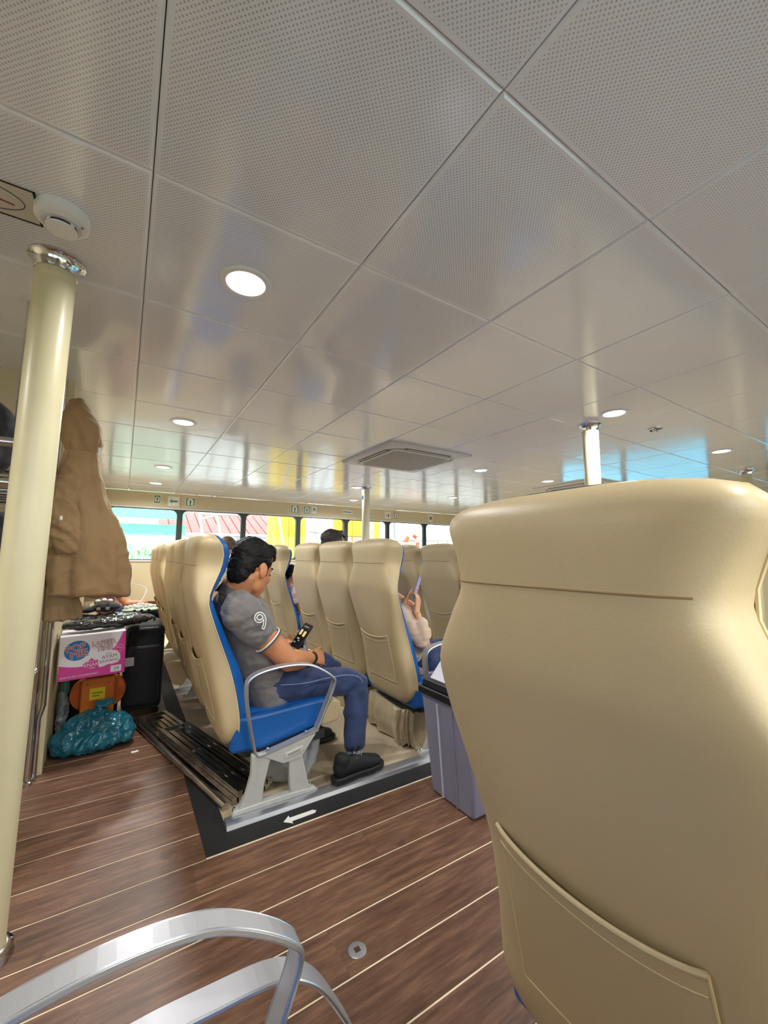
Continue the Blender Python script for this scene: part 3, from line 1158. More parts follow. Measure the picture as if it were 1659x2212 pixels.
def person(label, J, skin=M_SKIN, shirt=M_POLO, legs=M_JEANS, hair='short', hairm=M_HAIR, voxel=.0045, eyes=True, no_head=False, shirt_mi=None):
    root = empty('person', J['root'])
    inv = Matrix.Translation(-V(J['root']))
    sc = J.get('hs', 1.0)
    Mx = Matrix.Translation(J['head']) @ Matrix.Rotation(J.get('yaw', 0), 4, 'Z') @ Matrix.Rotation(J.get('pitch', 0), 4, 'Y') @ Matrix.Rotation(J.get('tilt', 0), 4, 'X') @ Matrix.Scale(sc, 4)
    b = MB()
    head_shapes(b, Mx)
    hb = Mx @ V((-.02, 0, -.03))
    nb = V(J['neck'])
    b.limb([tuple(hb) + (.062 * sc, .066 * sc), tuple(hb.lerp(nb, .5)) + (.062 * sc, .066 * sc), tuple(nb) + (.066 * sc, .066 * sc)])
    b.limb([tuple(nb) + (.06, .06), tuple(J['chest']) + (.07, .07), tuple(J['pelvis']) + (.07, .07)], 12)
    for sd in 'LR':
        sh, el, wr = V(J['sh' + sd]), V(J['el' + sd]), V(J['wr' + sd])
        b.limb([tuple(V(J['chest']).lerp(sh, .5)) + (.04, .04), tuple(sh) + (.05, .05)], 12)
        k = J.get('armk', 1.0)
        b.limb([tuple(sh) + (.050 * k, .050 * k), tuple(sh.lerp(el, .45)) + (.053 * k, .053 * k), tuple(sh.lerp(el, .85)) + (.045 * k, .046 * k), tuple(el) + (.043 * k, .044 * k), tuple(el.lerp(wr, .28)) + (.045 * k, .044 * k), tuple(el.lerp(wr, .65)) + (.037 * k, .035 * k), tuple(wr) + (.030 * k, .025 * k)])
        if 'hand' + sd in J:
            hk = dict(J['hand' + sd])
            hand_shapes(b, wr, hk.pop('d'), hk.pop('n'), hk.pop('thumb'), **hk)
        hp, kn, an = V(J['hip' + sd]), V(J['kn' + sd]), V(J['an' + sd])
        b.limb([tuple(J['pelvis']) + (.05, .05), tuple(hp) + (.05, .05), tuple(hp.lerp(kn, .85)) + (.022, .022), tuple(kn.lerp(an, .15)) + (.022, .022), tuple(an) + (.032, .034)], 12)
    b.xf(inv)
    fused('body', b, skin, root, voxel, 8)
    if eyes:
        for s in (-1, 1):
            ob('eye', MB().ell(tuple(inv @ Mx @ V((.0845, s * .031, .014))), (.010 * sc, .012 * sc, .008 * sc), 12, 8), M_BLACK, root)
            br = [inv @ Mx @ V(p) for p in ((.092, s * .012, .044), (.090, s * .030, .049), (.078, s * .048, .042))]
            ob('eyebrow', MB().tube(br, .0045 * sc, 6), M_HAIR, root)
    hm = hair_shapes(hair, inv @ Mx)
    nz = 6 if hair == 'short' else 3
    ox = J['root']

    def hd(co):
        if hair == 'scarf':
            return .006 * mnoise.noise(V((co.x * 14, co.y * 14, co.z * 5)))
        return .005 * mnoise.noise(co * 30) + .004 * mnoise.noise(V((co.x * 45, co.y * 45, co.z * 110)))
    fused({'short': 'hair', 'bun': 'hair', 'scarf': 'headscarf'}[hair], hm, hairm, root, .005, 3, hd)
    # shirt
    s_ = MB()
    s_.limb([(p[0], p[1], p[2], p[3], p[4]) for p in J['torso']], 24)
    sl = J.get('sleeve', .42)
    for sd in 'LR':
        sh, el, wr = V(J['sh' + sd]), V(J['el' + sd]), V(J['wr' + sd])
        k = J.get('slk', 1.0)
        s_.limb([tuple(V(J['torso'][-3][:3]).lerp(sh, .55)) + (.085 * k, .095 * k), tuple(sh) + (.078 * k, .082 * k)])
        if sl <= 1:
            s_.limb([tuple(sh) + (.076 * k, .078 * k), tuple(sh.lerp(el, sl * .6)) + (.074 * k, .076 * k), tuple(sh.lerp(el, sl)) + (.068 * k, .072 * k)], ends=True)
        else:
            s_.limb([tuple(sh) + (.070 * k, .072 * k), tuple(sh.lerp(el, .6)) + (.068 * k, .070 * k), tuple(el) + (.064 * k, .066 * k), tuple(el.lerp(wr, .5 * (sl - 1))) + (.062 * k, .062 * k), tuple(el.lerp(wr, sl - 1)) + (.052 * k, .050 * k)])
    s_.xf(inv)

    def wr_(co):
        q = co + V(J['root'])
        return (.005 * mnoise.noise(V((q.x * 16, q.y * 10, q.z * 22))) + .006 * ridge(V((q.x * 9 + q.z * 7, q.y * 4, q.z * 15 - q.x * 6))) + .003 * ridge(V((q.x * 24, q.y * 9, q.z * 30)))) * (1 if q.z > .5 else .45)
    fused('shirt', s_, shirt, root, .007, 6, wr_)
    # trousers
    t = MB()
    px, py, pz = J['pelvis']
    pr = J.get('pr', (.13, .17, .10))
    t.ell((px + .03, py, pz), pr)
    kk = J.get('legk', 1.0)
    for sd in 'LR':
        hp, kn, an = V(J['hip' + sd]), V(J['kn' + sd]), V(J['an' + sd])
        t.limb([tuple(hp) + (.092 * kk, .088 * kk), tuple(hp.lerp(kn, .5)) + (.084 * kk, .08 * kk), tuple(hp.lerp(kn, .88)) + (.069 * kk, .068 * kk), tuple(kn + (an - kn) * .06) + (.066 * kk, .066 * kk), tuple(kn.lerp(an, .25)) + (.062 * kk, .066 * kk), tuple(kn.lerp(an, .55)) + (.060 * kk, .062 * kk), tuple(kn.lerp(an, .97)) + (.053 * kk, .055 * kk)])
    t.xf(inv)

    def jw(co):
        q = co + V(J['root'])
        kd = min((q - V(J['kn' + sd])).length for sd in 'LR')
        return (.005 * mnoise.noise(V((q.x * 20, q.y * 12, q.z * 26))) + .005 * ridge(V((q.x * 13 - q.z * 9, q.y * 6, q.z * 17)))) * (1.3 if kd < .2 else .7)
    fused('jeans' if legs is M_JEANS else 'trousers', t, legs, root, .007, 5, jw)
    return root, inv


def shoe(parent, inv, heel, toe, z0, m_up, m_sole, laces=True):
    hx = V(heel)
    tv = V(toe) - hx
    L = tv.length
    d = tv.normalized()
    s = V((-d.y, d.x, 0))
    Mx = Matrix(((d.x, s.x, 0, hx.x), (d.y, s.y, 0, hx.y), (0, 0, 1, z0), (0, 0, 0, 1)))
    up = MB()
    k = L / .30
    up.limb([(.03 * k, 0, .060, .036, .040), (.085 * k, 0, .066, .038, .045), (.14 * k, 0, .060, .042, .042), (.20 * k, 0, .048, .049, .036), (.255 * k, 0, .040, .044, .026)])
    up.limb([(.035 * k, 0, .06, .036, .034), (.045 * k, 0, .100, .040, .040)])
    up.limb([(.10 * k, 0, .085, .022, .022), (.15 * k, 0, .078, .03, .014), (.19 * k, 0, .064, .034, .012)])
    up.xf(inv @ Mx)
    u = fused('shoe', up, m_up, parent, .0055, 5)
    so = []
    out = [(-.012, .0), (.0, .034), (.06, .040), (.13, .040), (.20, .052), (.26, .048), (.295, .025), (.303, 0)]
    out = out + [(a, -b) for a, b in reversed(out[1:-1])]
    o2 = MB().prism([(a * k, b) for a, b in out], 0, .030, 'xy')
    o2.xf(inv @ Mx)
    ob('sole', o2, m_sole, u, bevel=.008, seg=3)
    if laces:
        for q in range(4):
            x = (.115 + .026 * q) * k
            zz = .106 - .014 * q
            l = MB().tube(smoothpath([(x, -.034, zz - .02), (x + .008, 0, zz), (x + .016, .034, zz - .02)]), .0028, 6).xf(inv @ Mx)
            ob('lace', l, M_BLACK, u)
        l = MB().tube(smoothpath([(.11 * k, 0, .108), (.10 * k, -.012, .145), (.13 * k, -.024, .150), (.125 * k, -.01, .112)]), .0022, 6).xf(inv @ Mx)
        ob('lace_loop', l, M_BLACK, u)
    return u


# ---- the man in the grey polo
MAN = dict(root=(.68, 2.25, 0), head=(.575, 2.215, 1.065), hs=1.18, yaw=R_(33), pitch=R_(24), neck=(.50, 2.245, .945), chest=(.56, 2.25, .80), pelvis=(.67, 2.25, .465),
           shR=(.50, 2.055, .865), elR=(.735, 2.035, .62), wrR=(.905, 2.165, .588), shL=(.52, 2.445, .865), elL=(.70, 2.52, .625), wrL=(.845, 2.40, .622),
           hipR=(.68, 2.15, .475), knR=(1.155, 2.09, .445), anR=(1.085, 1.985, .155), hipL=(.68, 2.35, .475), knL=(1.15, 2.40, .485), anL=(.96, 2.44, .115),
           handR=dict(d=(.90, .20, -.16), n=(-.1, .85, -.5), thumb=1, curl=(35, 45, 30), tdir=(.75, .5, .35)),
           handL=dict(d=(.55, -.62, .25), n=(.35, -.25, .9), thumb=-1, curl=(38, 55, 40), tdir=(-.35, -.35, .9), tcurl=0),
           torso=[(.690, 2.25, .415, .192, .120), (.655, 2.25, .52, .192, .135), (.610, 2.25, .65, .190, .140), (.570, 2.25, .77, .200, .135), (.535, 2.25, .87, .195, .115), (.508, 2.25, .925, .145, .085), (.502, 2.25, .955, .078, .068)], sleeve=.36, armk=1.22, slk=1.10)
man, minv = person('', MAN)
tag(man, 'man in a grey polo shirt and blue jeans, seated and looking down at a phone', 'person')
# collar
cw = MB()
for z, r, lift in ((0, .078, 0), (.034, .070, 0), (.042, .072, 0), (.03, .083, 0), (-.012, .098, 0)):
    pass
rings = []
cc = V((.503, 2.246, .955))
ax = V((.32, -.05, .95)).normalized()
a0 = V((0, 1, 0)) - ax * ax.y
a0.normalize()
b0 = ax.cross(a0)
prof = [(.080, -.02), (.076, .012), (.073, .045), (.077, .048), (.088, .020), (.102, -.016), (.098, -.020), (.084, .010)]
for k in range(29):
    t = R_(-150 + 300 * k / 28) + PI / 2 * 0
    dr = (-b0 * 1.0) * math.cos(t) + a0 * math.sin(t)
    rings.append([cc + dr * (r if z > -.01 or r < .09 else r) + ax * (z + .012 * math.cos(t) + .004) for r, z in prof])
vs, fs = [], []
ob('collar', MB().rings([[minv @ p for p in r] for r in rings]), M_POLO_D, man)
tr = [cc + ((-b0) * math.cos(t) + a0 * math.sin(t)) * .1035 + ax * (-.019 + .012 * math.cos(t)) for t in [R_(-62 + 124 * k / 16) for k in range(17)]]
ob('collar_trim', MB().tube([minv @ p for p in tr], .0035, 6), M_SWHITE, man)
# sleeve trims
for sd in 'RL':
    sh, el = V(MAN['sh' + sd]), V(MAN['el' + sd])
    dr = (el - sh).normalized()
    c0 = sh.lerp(el, .36) + dr * .060
    a = V((0, 1, 0))
    a = (a - dr * a.dot(dr)).normalized()
    b = dr.cross(a)
    for off, mm, nm in ((-.004, M_SWHITE, 'sleeve_trim'), (.004, M_POLO_D, 'sleeve_edge')):
        rg = []
        for z, rr in ((0, .066), (0, .0725), (.007, .0715), (.007, .065)):
            rg.append([minv @ (c0 + dr * (off + z) + a * math.cos(t) * rr * .98 + b * math.sin(t) * rr * 1.04) for t in [2 * PI * k / 28 for k in range(28)]])
        ob(nm, MB().rings(rg, closed=True), mm, man)
# number on the sleeve
sh, el = V(MAN['shR']), V(MAN['elR'])
dr = (el - sh).normalized()
q = ob('sleeve_number', MB(), None, man) if False else None
nm_ = text_mesh('9', .118, outline=.0028, spacing=1)
nm2 = text_mesh('9', .118, outline=.0028, spacing=1)
zx = V((.80, 0, -.60))
up_ = V((-.30, 0, 0)) + V((0, 0, .95))
o = link('sleeve_number', nm_, M_SWHITE, man)
cpos = V((.568, 1.958, .838))
ndir = V((.10, -1, .12)).normalized()
upv = V((-.45, 0, .89))
upv = (upv - ndir * upv.dot(ndir)).normalized()
xv = upv.cross(ndir)
o.matrix_local = minv @ Matrix(((xv.x, upv.x, ndir.x, cpos.x), (xv.y, upv.y, ndir.y, cpos.y), (xv.z, upv.z, ndir.z, cpos.z), (0, 0, 0, 1)))
# jeans seam and pocket stitching, placed on the outer thigh
ob('jeans_stitching', MB().tube([minv @ p for p in smoothpath([(.70, 2.050, .505), (.82, 2.037, .498), (.95, 2.033, .505), (1.06, 2.026, .505), (1.14, 2.025, .475), (1.155, 2.018, .40), (1.13, 1.985, .25), (1.10, 1.935, .12)])], .0022, 6), mat('pale_denim_thread', C(130, 146, 190), .8), man)
ob('sock', MB().limb([(1.085, 1.985, .06, .040, .042), (1.085, 1.985, .15, .042, .044)], 20).xf(minv), mat('grey_sock', C(150, 152, 162), .9), man)
ob('sock', MB().limb([(.96, 2.44, .05, .040, .042), (.96, 2.44, .13, .042, .044)], 20).xf(minv), MATS['grey_sock'], man)
M_SHOE = mat('black_knit_shoe', C(24, 24, 27), .75, bump=(200, .4, .001))
M_SOLE = mat('black_rubber_sole', C(20, 20, 21), .6)
shoe(man, minv, (.945, 1.935, 0), (1.252, 1.972, 0), .024, M_SHOE, M_SOLE)
shoe(man, minv, (.90, 2.44, 0), (1.20, 2.46, 0), .001, M_SHOE, M_SOLE)
# wristwatch
wr, el = V(MAN['wrR']), V(MAN['elR'])
dr = (wr - el).normalized()
a = V((0, 0, 1))
a = (a - dr * a.dot(dr)).normalized()
b = dr.cross(a)
wc = wr - dr * .006
rg = []
for z, rr in ((-.009, .0370), (-.009, .0405), (.009, .0405), (.009, .0370)):
    rg.append([minv @ (wc + dr * z + a * math.cos(t) * rr * .88 + b * math.sin(t) * rr * 1.05) for t in [2 * PI * k / 24 for k in range(24)]])
w_ = ob('wristwatch', MB().rings(rg, closed=True), M_BLACK, man)
fc = wc + a * .0365
ob('watch_face', MB().lathe([(.0, -.004), (.017, -.004), (.017, .005), (.014, .008), (.0, .008)], 20).xf(minv @ Matrix(((dr.x, b.x, a.x, fc.x), (dr.y, b.y, a.y, fc.y), (dr.z, b.z, a.z, fc.z), (0, 0, 0, 1)))), mat('steel_gold_watch', C(214, 200, 160), .2, .8), w_)


def phone(loc, long_, wide, label, w=.074, h=.152, screen=None, back=M_BLACK):
    e = empty('mobile_phone', loc)
    L = V(long_).normalized()
    Wd = V(wide)
    Wd = (Wd - L * Wd.dot(L)).normalized()
    N = Wd.cross(L)
    e.matrix_world = Matrix(((Wd.x, L.x, N.x, loc[0]), (Wd.y, L.y, N.y, loc[1]), (Wd.z, L.z, N.z, loc[2]), (0, 0, 0, 1)))
    ob('case', MB().prism(rrect(-w / 2, w / 2, -h / 2, h / 2, .010), -.005, .0035, 'xy'), back, e, bevel=.0015)
    s = ob('screen', MB().prism(rrect(-w / 2 + .003, w / 2 - .003, -h / 2 + .003, h / 2 - .003, .008), .0035, .0042, 'xy'), mat('dark_phone_screen', C(14, 14, 16), .12, emit=.15), e, smooth=False)
    if screen:
        for (x0, x1, y0, y1, mm) in screen:
            ob('screen_picture', MB().prism(rrect(x0, x1, y0, y1, min(x1 - x0, y1 - y0) * .3, 3), .0042, .0046, 'xy'), mm, s, smooth=False)
    return tag(e, label, 'phone')


M_SCRY = mat('screen_yellow_glow', C(206, 176, 112), .4, emit=.5)
M_SCRG = mat('screen_grey_glow', C(120, 128, 130), .4, emit=.4)
phone((.895, 2.28, .688), (.60, .05, .80), (.42, -.9, 0), 'black phone with a lit dark screen held by the man in the polo', screen=[(-.026, -.008, .0, .034, M_SCRY), (.004, .024, -.004, .03, M_SCRY), (-.02, .02, .052, .058, M_SCRG), (-.03, -.012, -.05, -.044, M_SCRG), (-.004, .008, -.036, -.028, M_SCRG), (-.02, .0, -.024, -.018, M_SCRY)])


def sitter(ox, oy, **k):
    """a seated figure facing +X, pelvis over a seat at row offset ox, lateral oy; sc scales the body"""
    s = k.get('s', 1.0)

    def P(x, y, z):
        return (ox + .67 + (x - .67) * s, oy + (y) * s, .40 + (z - .40) * s)
    J = dict(root=(ox + .68, oy, 0), head=P(.60, 0, 1.105), hs=s, yaw=0, pitch=R_(8), neck=P(.55, 0, .965), chest=P(.58, 0, .80), pelvis=P(.66, 0, .475),
             shR=P(.55, -.185, .875), elR=P(.68, -.22, .62), wrR=P(.86, -.12, .58), shL=P(.55, .185, .875), elL=P(.68, .22, .62), wrL=P(.86, .12, .58),
             hipR=P(.68, -.09, .475), knR=P(1.12, -.11, .47), anR=P(1.08, -.11, .09), hipL=P(.68, .09, .475), knL=P(1.12, .11, .47), anL=P(1.08, .11, .09),
             torso=[P(.675, 0, .42) + (.18 * s, .115 * s), P(.65, 0, .53) + (.17 * s, .12 * s), P(.62, 0, .66) + (.165 * s, .12 * s), P(.595, 0, .78) + (.175 * s, .12 * s), P(.572, 0, .88) + (.17 * s, .10 * s), P(.555, 0, .935) + (.12 * s, .08 * s), P(.55, 0, .965) + (.07 * s, .062 * s)],
             armk=.9 * s, slk=.92 * s, legk=.93 * s, pr=(.14 * s, .17 * s, .10 * s))
    for hn, th in (('handR', 1), ('handL', -1)):
        J[hn] = dict(d=(.8, .15 * th, -.2), n=(0, 0, -1), thumb=th, sc=.92 * s)
    J.update(k.get('J', {}))
    return J


# ---- woman with a phone in the row ahead
M_BEIGE = mat('beige_blouse_cloth', C(204, 178, 156), .85, 0, .3, var=(10, .08), bump=(30, .5, .004), sheen=.2)
M_SCARF = mat('black_scarf_cloth', C(24, 25, 30), .85, sheen=.2)
M_SKIN2 = mat('light_brown_skin', C(214, 158, 118), .5, 0, .35, var=(14, .06))
WJ = sitter(1.03, 2.24, J=dict(head=(1.57, 2.47, .99), neck=(1.57, 2.41, .87), pitch=R_(20), shR=(1.54, 2.19, .765), elR=(1.640, 2.075, .585), wrR=(1.605, 2.125, .80), shL=(1.54, 2.48, .77), elL=(1.67, 2.38, .62), wrL=(1.575, 2.21, .85), slk=.86, armk=.74, torso=[(1.70, 2.26, .42, .17, .115), (1.66, 2.28, .53, .16, .115), (1.61, 2.30, .64, .155, .11), (1.57, 2.33, .72, .155, .105), (1.55, 2.36, .785, .14, .085), (1.55, 2.39, .83, .10, .065), (1.56, 2.41, .86, .062, .052)],
                               handR=dict(d=(.30, .12, .95), n=(-.45, .85, .1), thumb=-1, curl=(25, 40, 30), sc=.92), handL=dict(d=(.45, -.10, .88), n=(.75, -.5, -.3), thumb=1, curl=(22, 35, 25), sc=.92), sleeve=1.62))
woman, winv = person('', WJ, skin=M_SKIN2, shirt=M_BEIGE, hair='scarf', hairm=M_SCARF)
tag(woman, 'woman in a beige blouse and dark scarf behind the seat back, raising a phone', 'person')
ob('bracelet', MB().tube([winv @ (V((1.606, 2.124, .790)) + V((.027 * math.cos(t), .025 * math.sin(t), .004 * math.cos(t)))) for t in [2 * PI * k / 20 for k in range(20)]], .002, 6, True), mat('gold', C(220, 180, 90), .25, 1), woman)
for hx_, hy_ in ((1.99, 2.13), (1.99, 2.35)):
    shoe(woman, winv, (hx_ + .06, hy_, 0), (hx_ + .33, hy_, 0), .001, M_SHOE, M_SOLE, laces=False)
phone((1.645, 2.175, .935), (.34, -.05, .94), (-.74, -.66, .15), 'pale lilac edged phone raised in the hands of the woman in beige', w=.072, h=.150, back=mat('lilac_phone_case', C(176, 172, 214), .3))

# ---- other passengers
J3 = sitter(1.03, 3.36, J=dict(sleeve=.42))
J3['head'] = (1.58, 3.33, 1.235)
J3['neck'] = (1.58, 3.36, 1.07)
J3['torso'] = [t[:2] + (.42 + (t[2] - .42) * 1.2,) + t[3:] for t in J3['torso']]
J3['shR'], J3['shL'] = (1.58, 3.175, .97), (1.58, 3.545, .97)
p3_, i3 = person('', J3, shirt=mat('dark_navy_cloth', C(38, 40, 52), .85), hairm=mat('dark_brown_hair', C(46, 34, 30), .6, bump=(60, .6, .004)), voxel=.007)
tag(p3_, 'passenger whose dark brown hair tops the third seat back before the man', 'person')
for yy in (3.25, 3.47):
    shoe(p3_, i3, (2.06, yy, 0), (2.33, yy, 0), .001, M_SHOE, M_SOLE, laces=False)
J5 = sitter(.915, 4.22, s=.76)
p5_, i5 = person('', J5, shirt=mat('pale_pink_cloth', C(216, 186, 190), .85), legs=mat('brown_cloth', C(92, 72, 56), .85), voxel=.007)
tag(p5_, 'child with black hair and pale pink shirt in the gap between seat blocks', 'person')
J4 = sitter(.62, 6.45, J=dict())
J4['head'] = (1.215, 6.05, 1.265)
J4['neck'] = (1.20, 6.12, 1.11)
J4['torso'] = [(p[0] + (1.20 - 1.17) * 0, p[1] - .33 * max(0, (p[2] - .42) / .54), .42 + (p[2] - .42) * 1.25) + tuple(p[3:]) for p in J4['torso']]
J4['shR'], J4['shL'] = (1.18, 5.96, 1.0), (1.18, 6.32, 1.0)
J4['chest'] = (1.19, 6.25, .9)
J4['elR'], J4['elL'] = (1.30, 6.05, .72), (1.30, 6.45, .72)
J4['yaw'] = R_(150)
p4_, i4 = person('', J4, shirt=mat('cream_cloth', C(226, 220, 190), .85), hair='bun', hairm=mat('brown_hair', C(74, 54, 36), .5, bump=(60, .6, .004)), voxel=.007, eyes=True)
tag(p4_, "far passenger with brown hair and cream top behind the man's head", 'person')
J6 = sitter(-.755, 5.75)
J6.update(shR=(-.12, 5.56, .86), elR=(.06, 5.40, .60), wrR=(.33, 5.40, .60), handR=dict(d=(1, 0, -.1), n=(0, 0, -1), thumb=1), head=(-.15, 5.75, 1.08))
p6_, i6 = person('', J6, shirt=mat('dusty_pink_cloth', C(186, 140, 140), .85), legs=mat('navy_cloth', C(34, 40, 66), .85), voxel=.007, hair='short')
tag(p6_, 'passenger behind the hanging jacket, pink sleeve and bare forearm showing below it', 'person')
st_ = tag(empty('stool', (-.12, 5.75, 0)), 'low dark stool behind the hanging jacket, under the passenger in pink', 'stool')
ob('top', MB().box(-.16, .16, -.17, .17, .33, .375), M_BLACK, st_, bevel=.01)
for sx in (-1, 1):
    for sy in (-1, 1):
        ob('leg', MB().box(sx * .13 - .015, sx * .13 + .015, sy * .14 - .015, sy * .14 + .015, .001, .335), M_BLACK, st_, bevel=.003)


# ================================================================== luggage, rack, bin and other things
def wrinkle(amp, f, seed=0):
    return lambda co: amp * mnoise.noise(V((co.x * f + seed, co.y * f, co.z * f))) + amp * .5 * mnoise.noise(V((co.x * f * 2.3, co.y * f * 2.3 + seed, co.z * f * 2.3)))


def sharp_wrinkle(amp, f, seed=0):
    return lambda co: amp * (1 - 2 * abs(mnoise.noise(V((co.x * f + seed, co.y * f * .6, co.z * f * .8)))) * 1.6) + amp * .5 * (1 - 3 * abs(mnoise.noise(V((co.x * f * 2 + seed, co.y * f * 2, co.z * f * 2.2)))))


# chrome luggage rack
e = tag(empty('luggage_rack', (-.366, 2.045, 0)), 'chrome tube luggage rack behind the near pillar, holding black bags', 'luggage rack')
px0, py0 = -.366, 2.045


def rk(name, pts, r=.019, m=M_CHROME):
    return ob(name, MB().tube([(x - px0, y - py0, z) for x, y, z in pts], r, 14), m, e)


rk('post', [(px0, py0, .001), (px0, py0, H - .002)])
rk('post', [(-.345, 2.80, .001), (-.345, 2.80, H - .002)])
rk('post', [(-1.05, py0, .001), (-1.05, py0, H - .002)])
rk('post', [(-1.05, 2.80, .001), (-1.05, 2.80, H - .002)])
for z in (.55, 1.05, 1.575, 1.42):
    rk('rail', [(-1.05, py0, z), (px0, py0, z)])
    rk('rail', [(-1.05, 2.80, z), (-.345, 2.80, z)])
    rk('rail', [(px0, py0, z), (-.345, 2.80, z)], .015)
for z in (.55, 1.05, 1.42):
    for q in range(1, 6):
        yy = py0 + (2.80 - py0) * q / 6
        rk('slat_tube', [(-1.05, yy, z), (-.36, yy, z)], .010)
ob('foot_ring', MB().lathe([(.034, .001), (.034, .012), (.022, .02)], 20, (-.345 - px0, 2.80 - py0, 0)), M_CHROME, e)
ob('side_rail', MB().tube([(-.325 - px0, 2.835 - py0, .001), (-.325 - px0, 2.835 - py0, .30), (-.310 - px0, 2.835 - py0, .36), (-.310 - px0, 2.835 - py0, .95)], .014, 10), M_CHROME, e)

e = tag(empty('backpack', (-.56, 2.30, 1.43)), 'round black bag standing on the top shelf of the luggage rack', 'bag')
mb = MB().ell((0, 0, .20), (.15, .13, .195)).ell((0, -.08, .14), (.11, .08, .11))
fused('body', mb, M_BLACKF, e, .012, 3, wrinkle(.008, 12))
ob('strap', MB().tube(smoothpath([(.05, -.13, .36), (.10, -.15, .22), (.09, -.12, .06)]), .012, 6), M_BLACK, e)
ob('handle', MB().tube(smoothpath([(-.05, 0, .385), (0, 0, .425), (.05, 0, .385)]), .008, 6), M_BLACK, e)
e = tag(empty('marbled_board', (-.425, 2.42, 1.43)), 'grey and white marbled board leaning upright on the luggage rack', 'board')
ob('panel', MB().box(-.030, .030, -.02, .02, .005, .42), mat('grey_marbling', C(188, 186, 186), .4, var=(16, .5)), e, bevel=.004)
ob('edge', MB().box(.0305, .036, -.021, .021, .003, .42), M_DARK, e, smooth=False)
e = tag(empty('duffel_bag', (-.68, 2.42, 1.06)), 'slumped black duffel bag on the middle shelf of the rack', 'bag')
fused('body', MB().limb([(-.20, 0, .145, .13, .12), (0, 0, .155, .145, .145), (.22, 0, .145, .13, .125)], lat=(0, 1, 0)), M_BLACKF, e, .014, 3, wrinkle(.010, 9))
ob('handle', MB().tube(smoothpath([(-.10, -.02, .29), (-.05, -.03, .335), (.06, -.03, .335), (.12, -.02, .28)]), .009, 6), M_BLACK, e)

# hanging jacket with hood
M_COAT = mat('tan_jacket_cloth', C(160, 130, 92), .8, 0, .3, var=(5, .06), bump=(60, .2, .002), sheen=.15)
e = tag(empty('hooded_jacket', (-.22, 2.72, .93)), 'tan hooded jacket hanging from the rack beside the near pillar', 'jacket')
cz = [.93, .97, 1.10, 1.25, 1.40, 1.52, 1.62, 1.70]
cxc = [-.142, -.142, -.150, -.168, -.192, -.212, -.222, -.222]
chw = [.166, .168, .166, .150, .122, .098, .086, .072]
chd = [.075, .078, .082, .085, .082, .076, .070, .056]
rings = []
for k in range(46):
    z = .93 + (1.70 - .93) * k / 45
    x, w, d = sinterp(z, cz, cxc), sinterp(z, cz, chw), sinterp(z, cz, chd)
    fold = interp(z, [.93, 1.3, 1.7], [.011, .008, .003])
    r = []
    for i in range(64):
        t = 2 * PI * i / 64
        f = fold * math.sin(5 * t + 2.2 * z + .6) + fold * .7 * math.sin(9 * t - 3 * z + 1)
        r.append((x + .22 + (w + f) * math.copysign(abs(math.cos(t)) ** .8, math.cos(t)), (d + f) * math.copysign(abs(math.sin(t)) ** .8, math.sin(t)) - .01, z - .93 - .012 * math.sin(t + .4) * (1 - k / 45)))
    rings.append(r)
mb = MB().rings(rings)


def cdisp(co):
    q = co.z
    low = interp(q, [0, .5, .8], [1, 1.1, .5])
    return low * (.008 * ridge(V((co.x * 9 + q * 2.5, co.y * 5, q * 3.0))) + .006 * ridge(V((co.x * 7 + q * 9, co.y * 6, q * 11 - co.x * 9))) + .004 * mnoise.noise(V((co.x * 30, co.y * 24, q * 14))))


fused('body', mb, M_COAT, e, .0065, 2, cdisp)
mb = MB()
mb.limb([(-.05, 0, 1.045, .028, .030), (-.035, -.004, .985, .060, .060), (-.012, -.008, .90, .075, .085), (.002, -.006, .82, .068, .088), (-.005, 0, .765, .056, .066)], lat=(0, 1, 0))
fused('hood', mb, M_COAT, e, .0065, 2, lambda co: .009 * ridge(V((co.x * 16 + co.z * 5, co.y * 10, co.z * 5))) + .006 * ridge(V((co.x * 24, co.y * 18, co.z * 12))))
mb = MB()
mb.limb([(-.02, -.045, .70, .050, .040), (-.035, -.070, .58, .058, .040), (-.050, -.085, .44, .066, .036), (-.035, -.088, .33, .066, .034), (-.01, -.080, .25, .058, .030)], lat=(1, 0, 0))
fused('sleeve', mb, M_COAT, e, .0065, 2, lambda co: .008 * ridge(V((co.x * 12, co.y * 9, co.z * 16 + co.x * 12))) + .005 * ridge(V((co.x * 20, co.y * 18, co.z * 26))))
ob('hem', MB().tube([(x * 1.0, y, z + .012) for x, y, z in rings[0]], .0035, 6, True), M_COAT, e)
ob('care_tag', MB().box(.068, .082, -.060, -.058, .755, .80), M_SWHITE, e, smooth=False)
ob('logo_mark', MB().ell((-.055, -.155, .40), (.007, .003, .012), 10, 8), M_SWHITE, e)
e = tag(empty('folded_cloth', (-.25, 2.72, .82)), 'short beige cloth hanging below the tan jacket', 'cloth')
fused('body', MB().limb([(-.01, .03, .14, .06, .028), (0, .02, .05, .078, .024), (.005, .02, -.005, .080, .014)], lat=(1, 0, 0)), mat('beige_towel_cloth', C(150, 124, 92), .9, bump=(150, .5)), e, .006, 2, lambda co: .007 * ridge(V((co.x * 22, co.y * 8, co.z * 5))))
e = tag(empty('coat_hook', (WLX, 4.05, 1.62)), 'small chrome peg on the cream wall beside the jacket', 'hook')
ob('plate', MB().box(0, .005, -.02, .02, -.03, .03), M_CHROME, e, bevel=.002)
ob('peg', MB().tube([(.004, 0, 0), (.06, 0, .0), (.085, 0, .012)], .012, 10), M_CHROME, e)

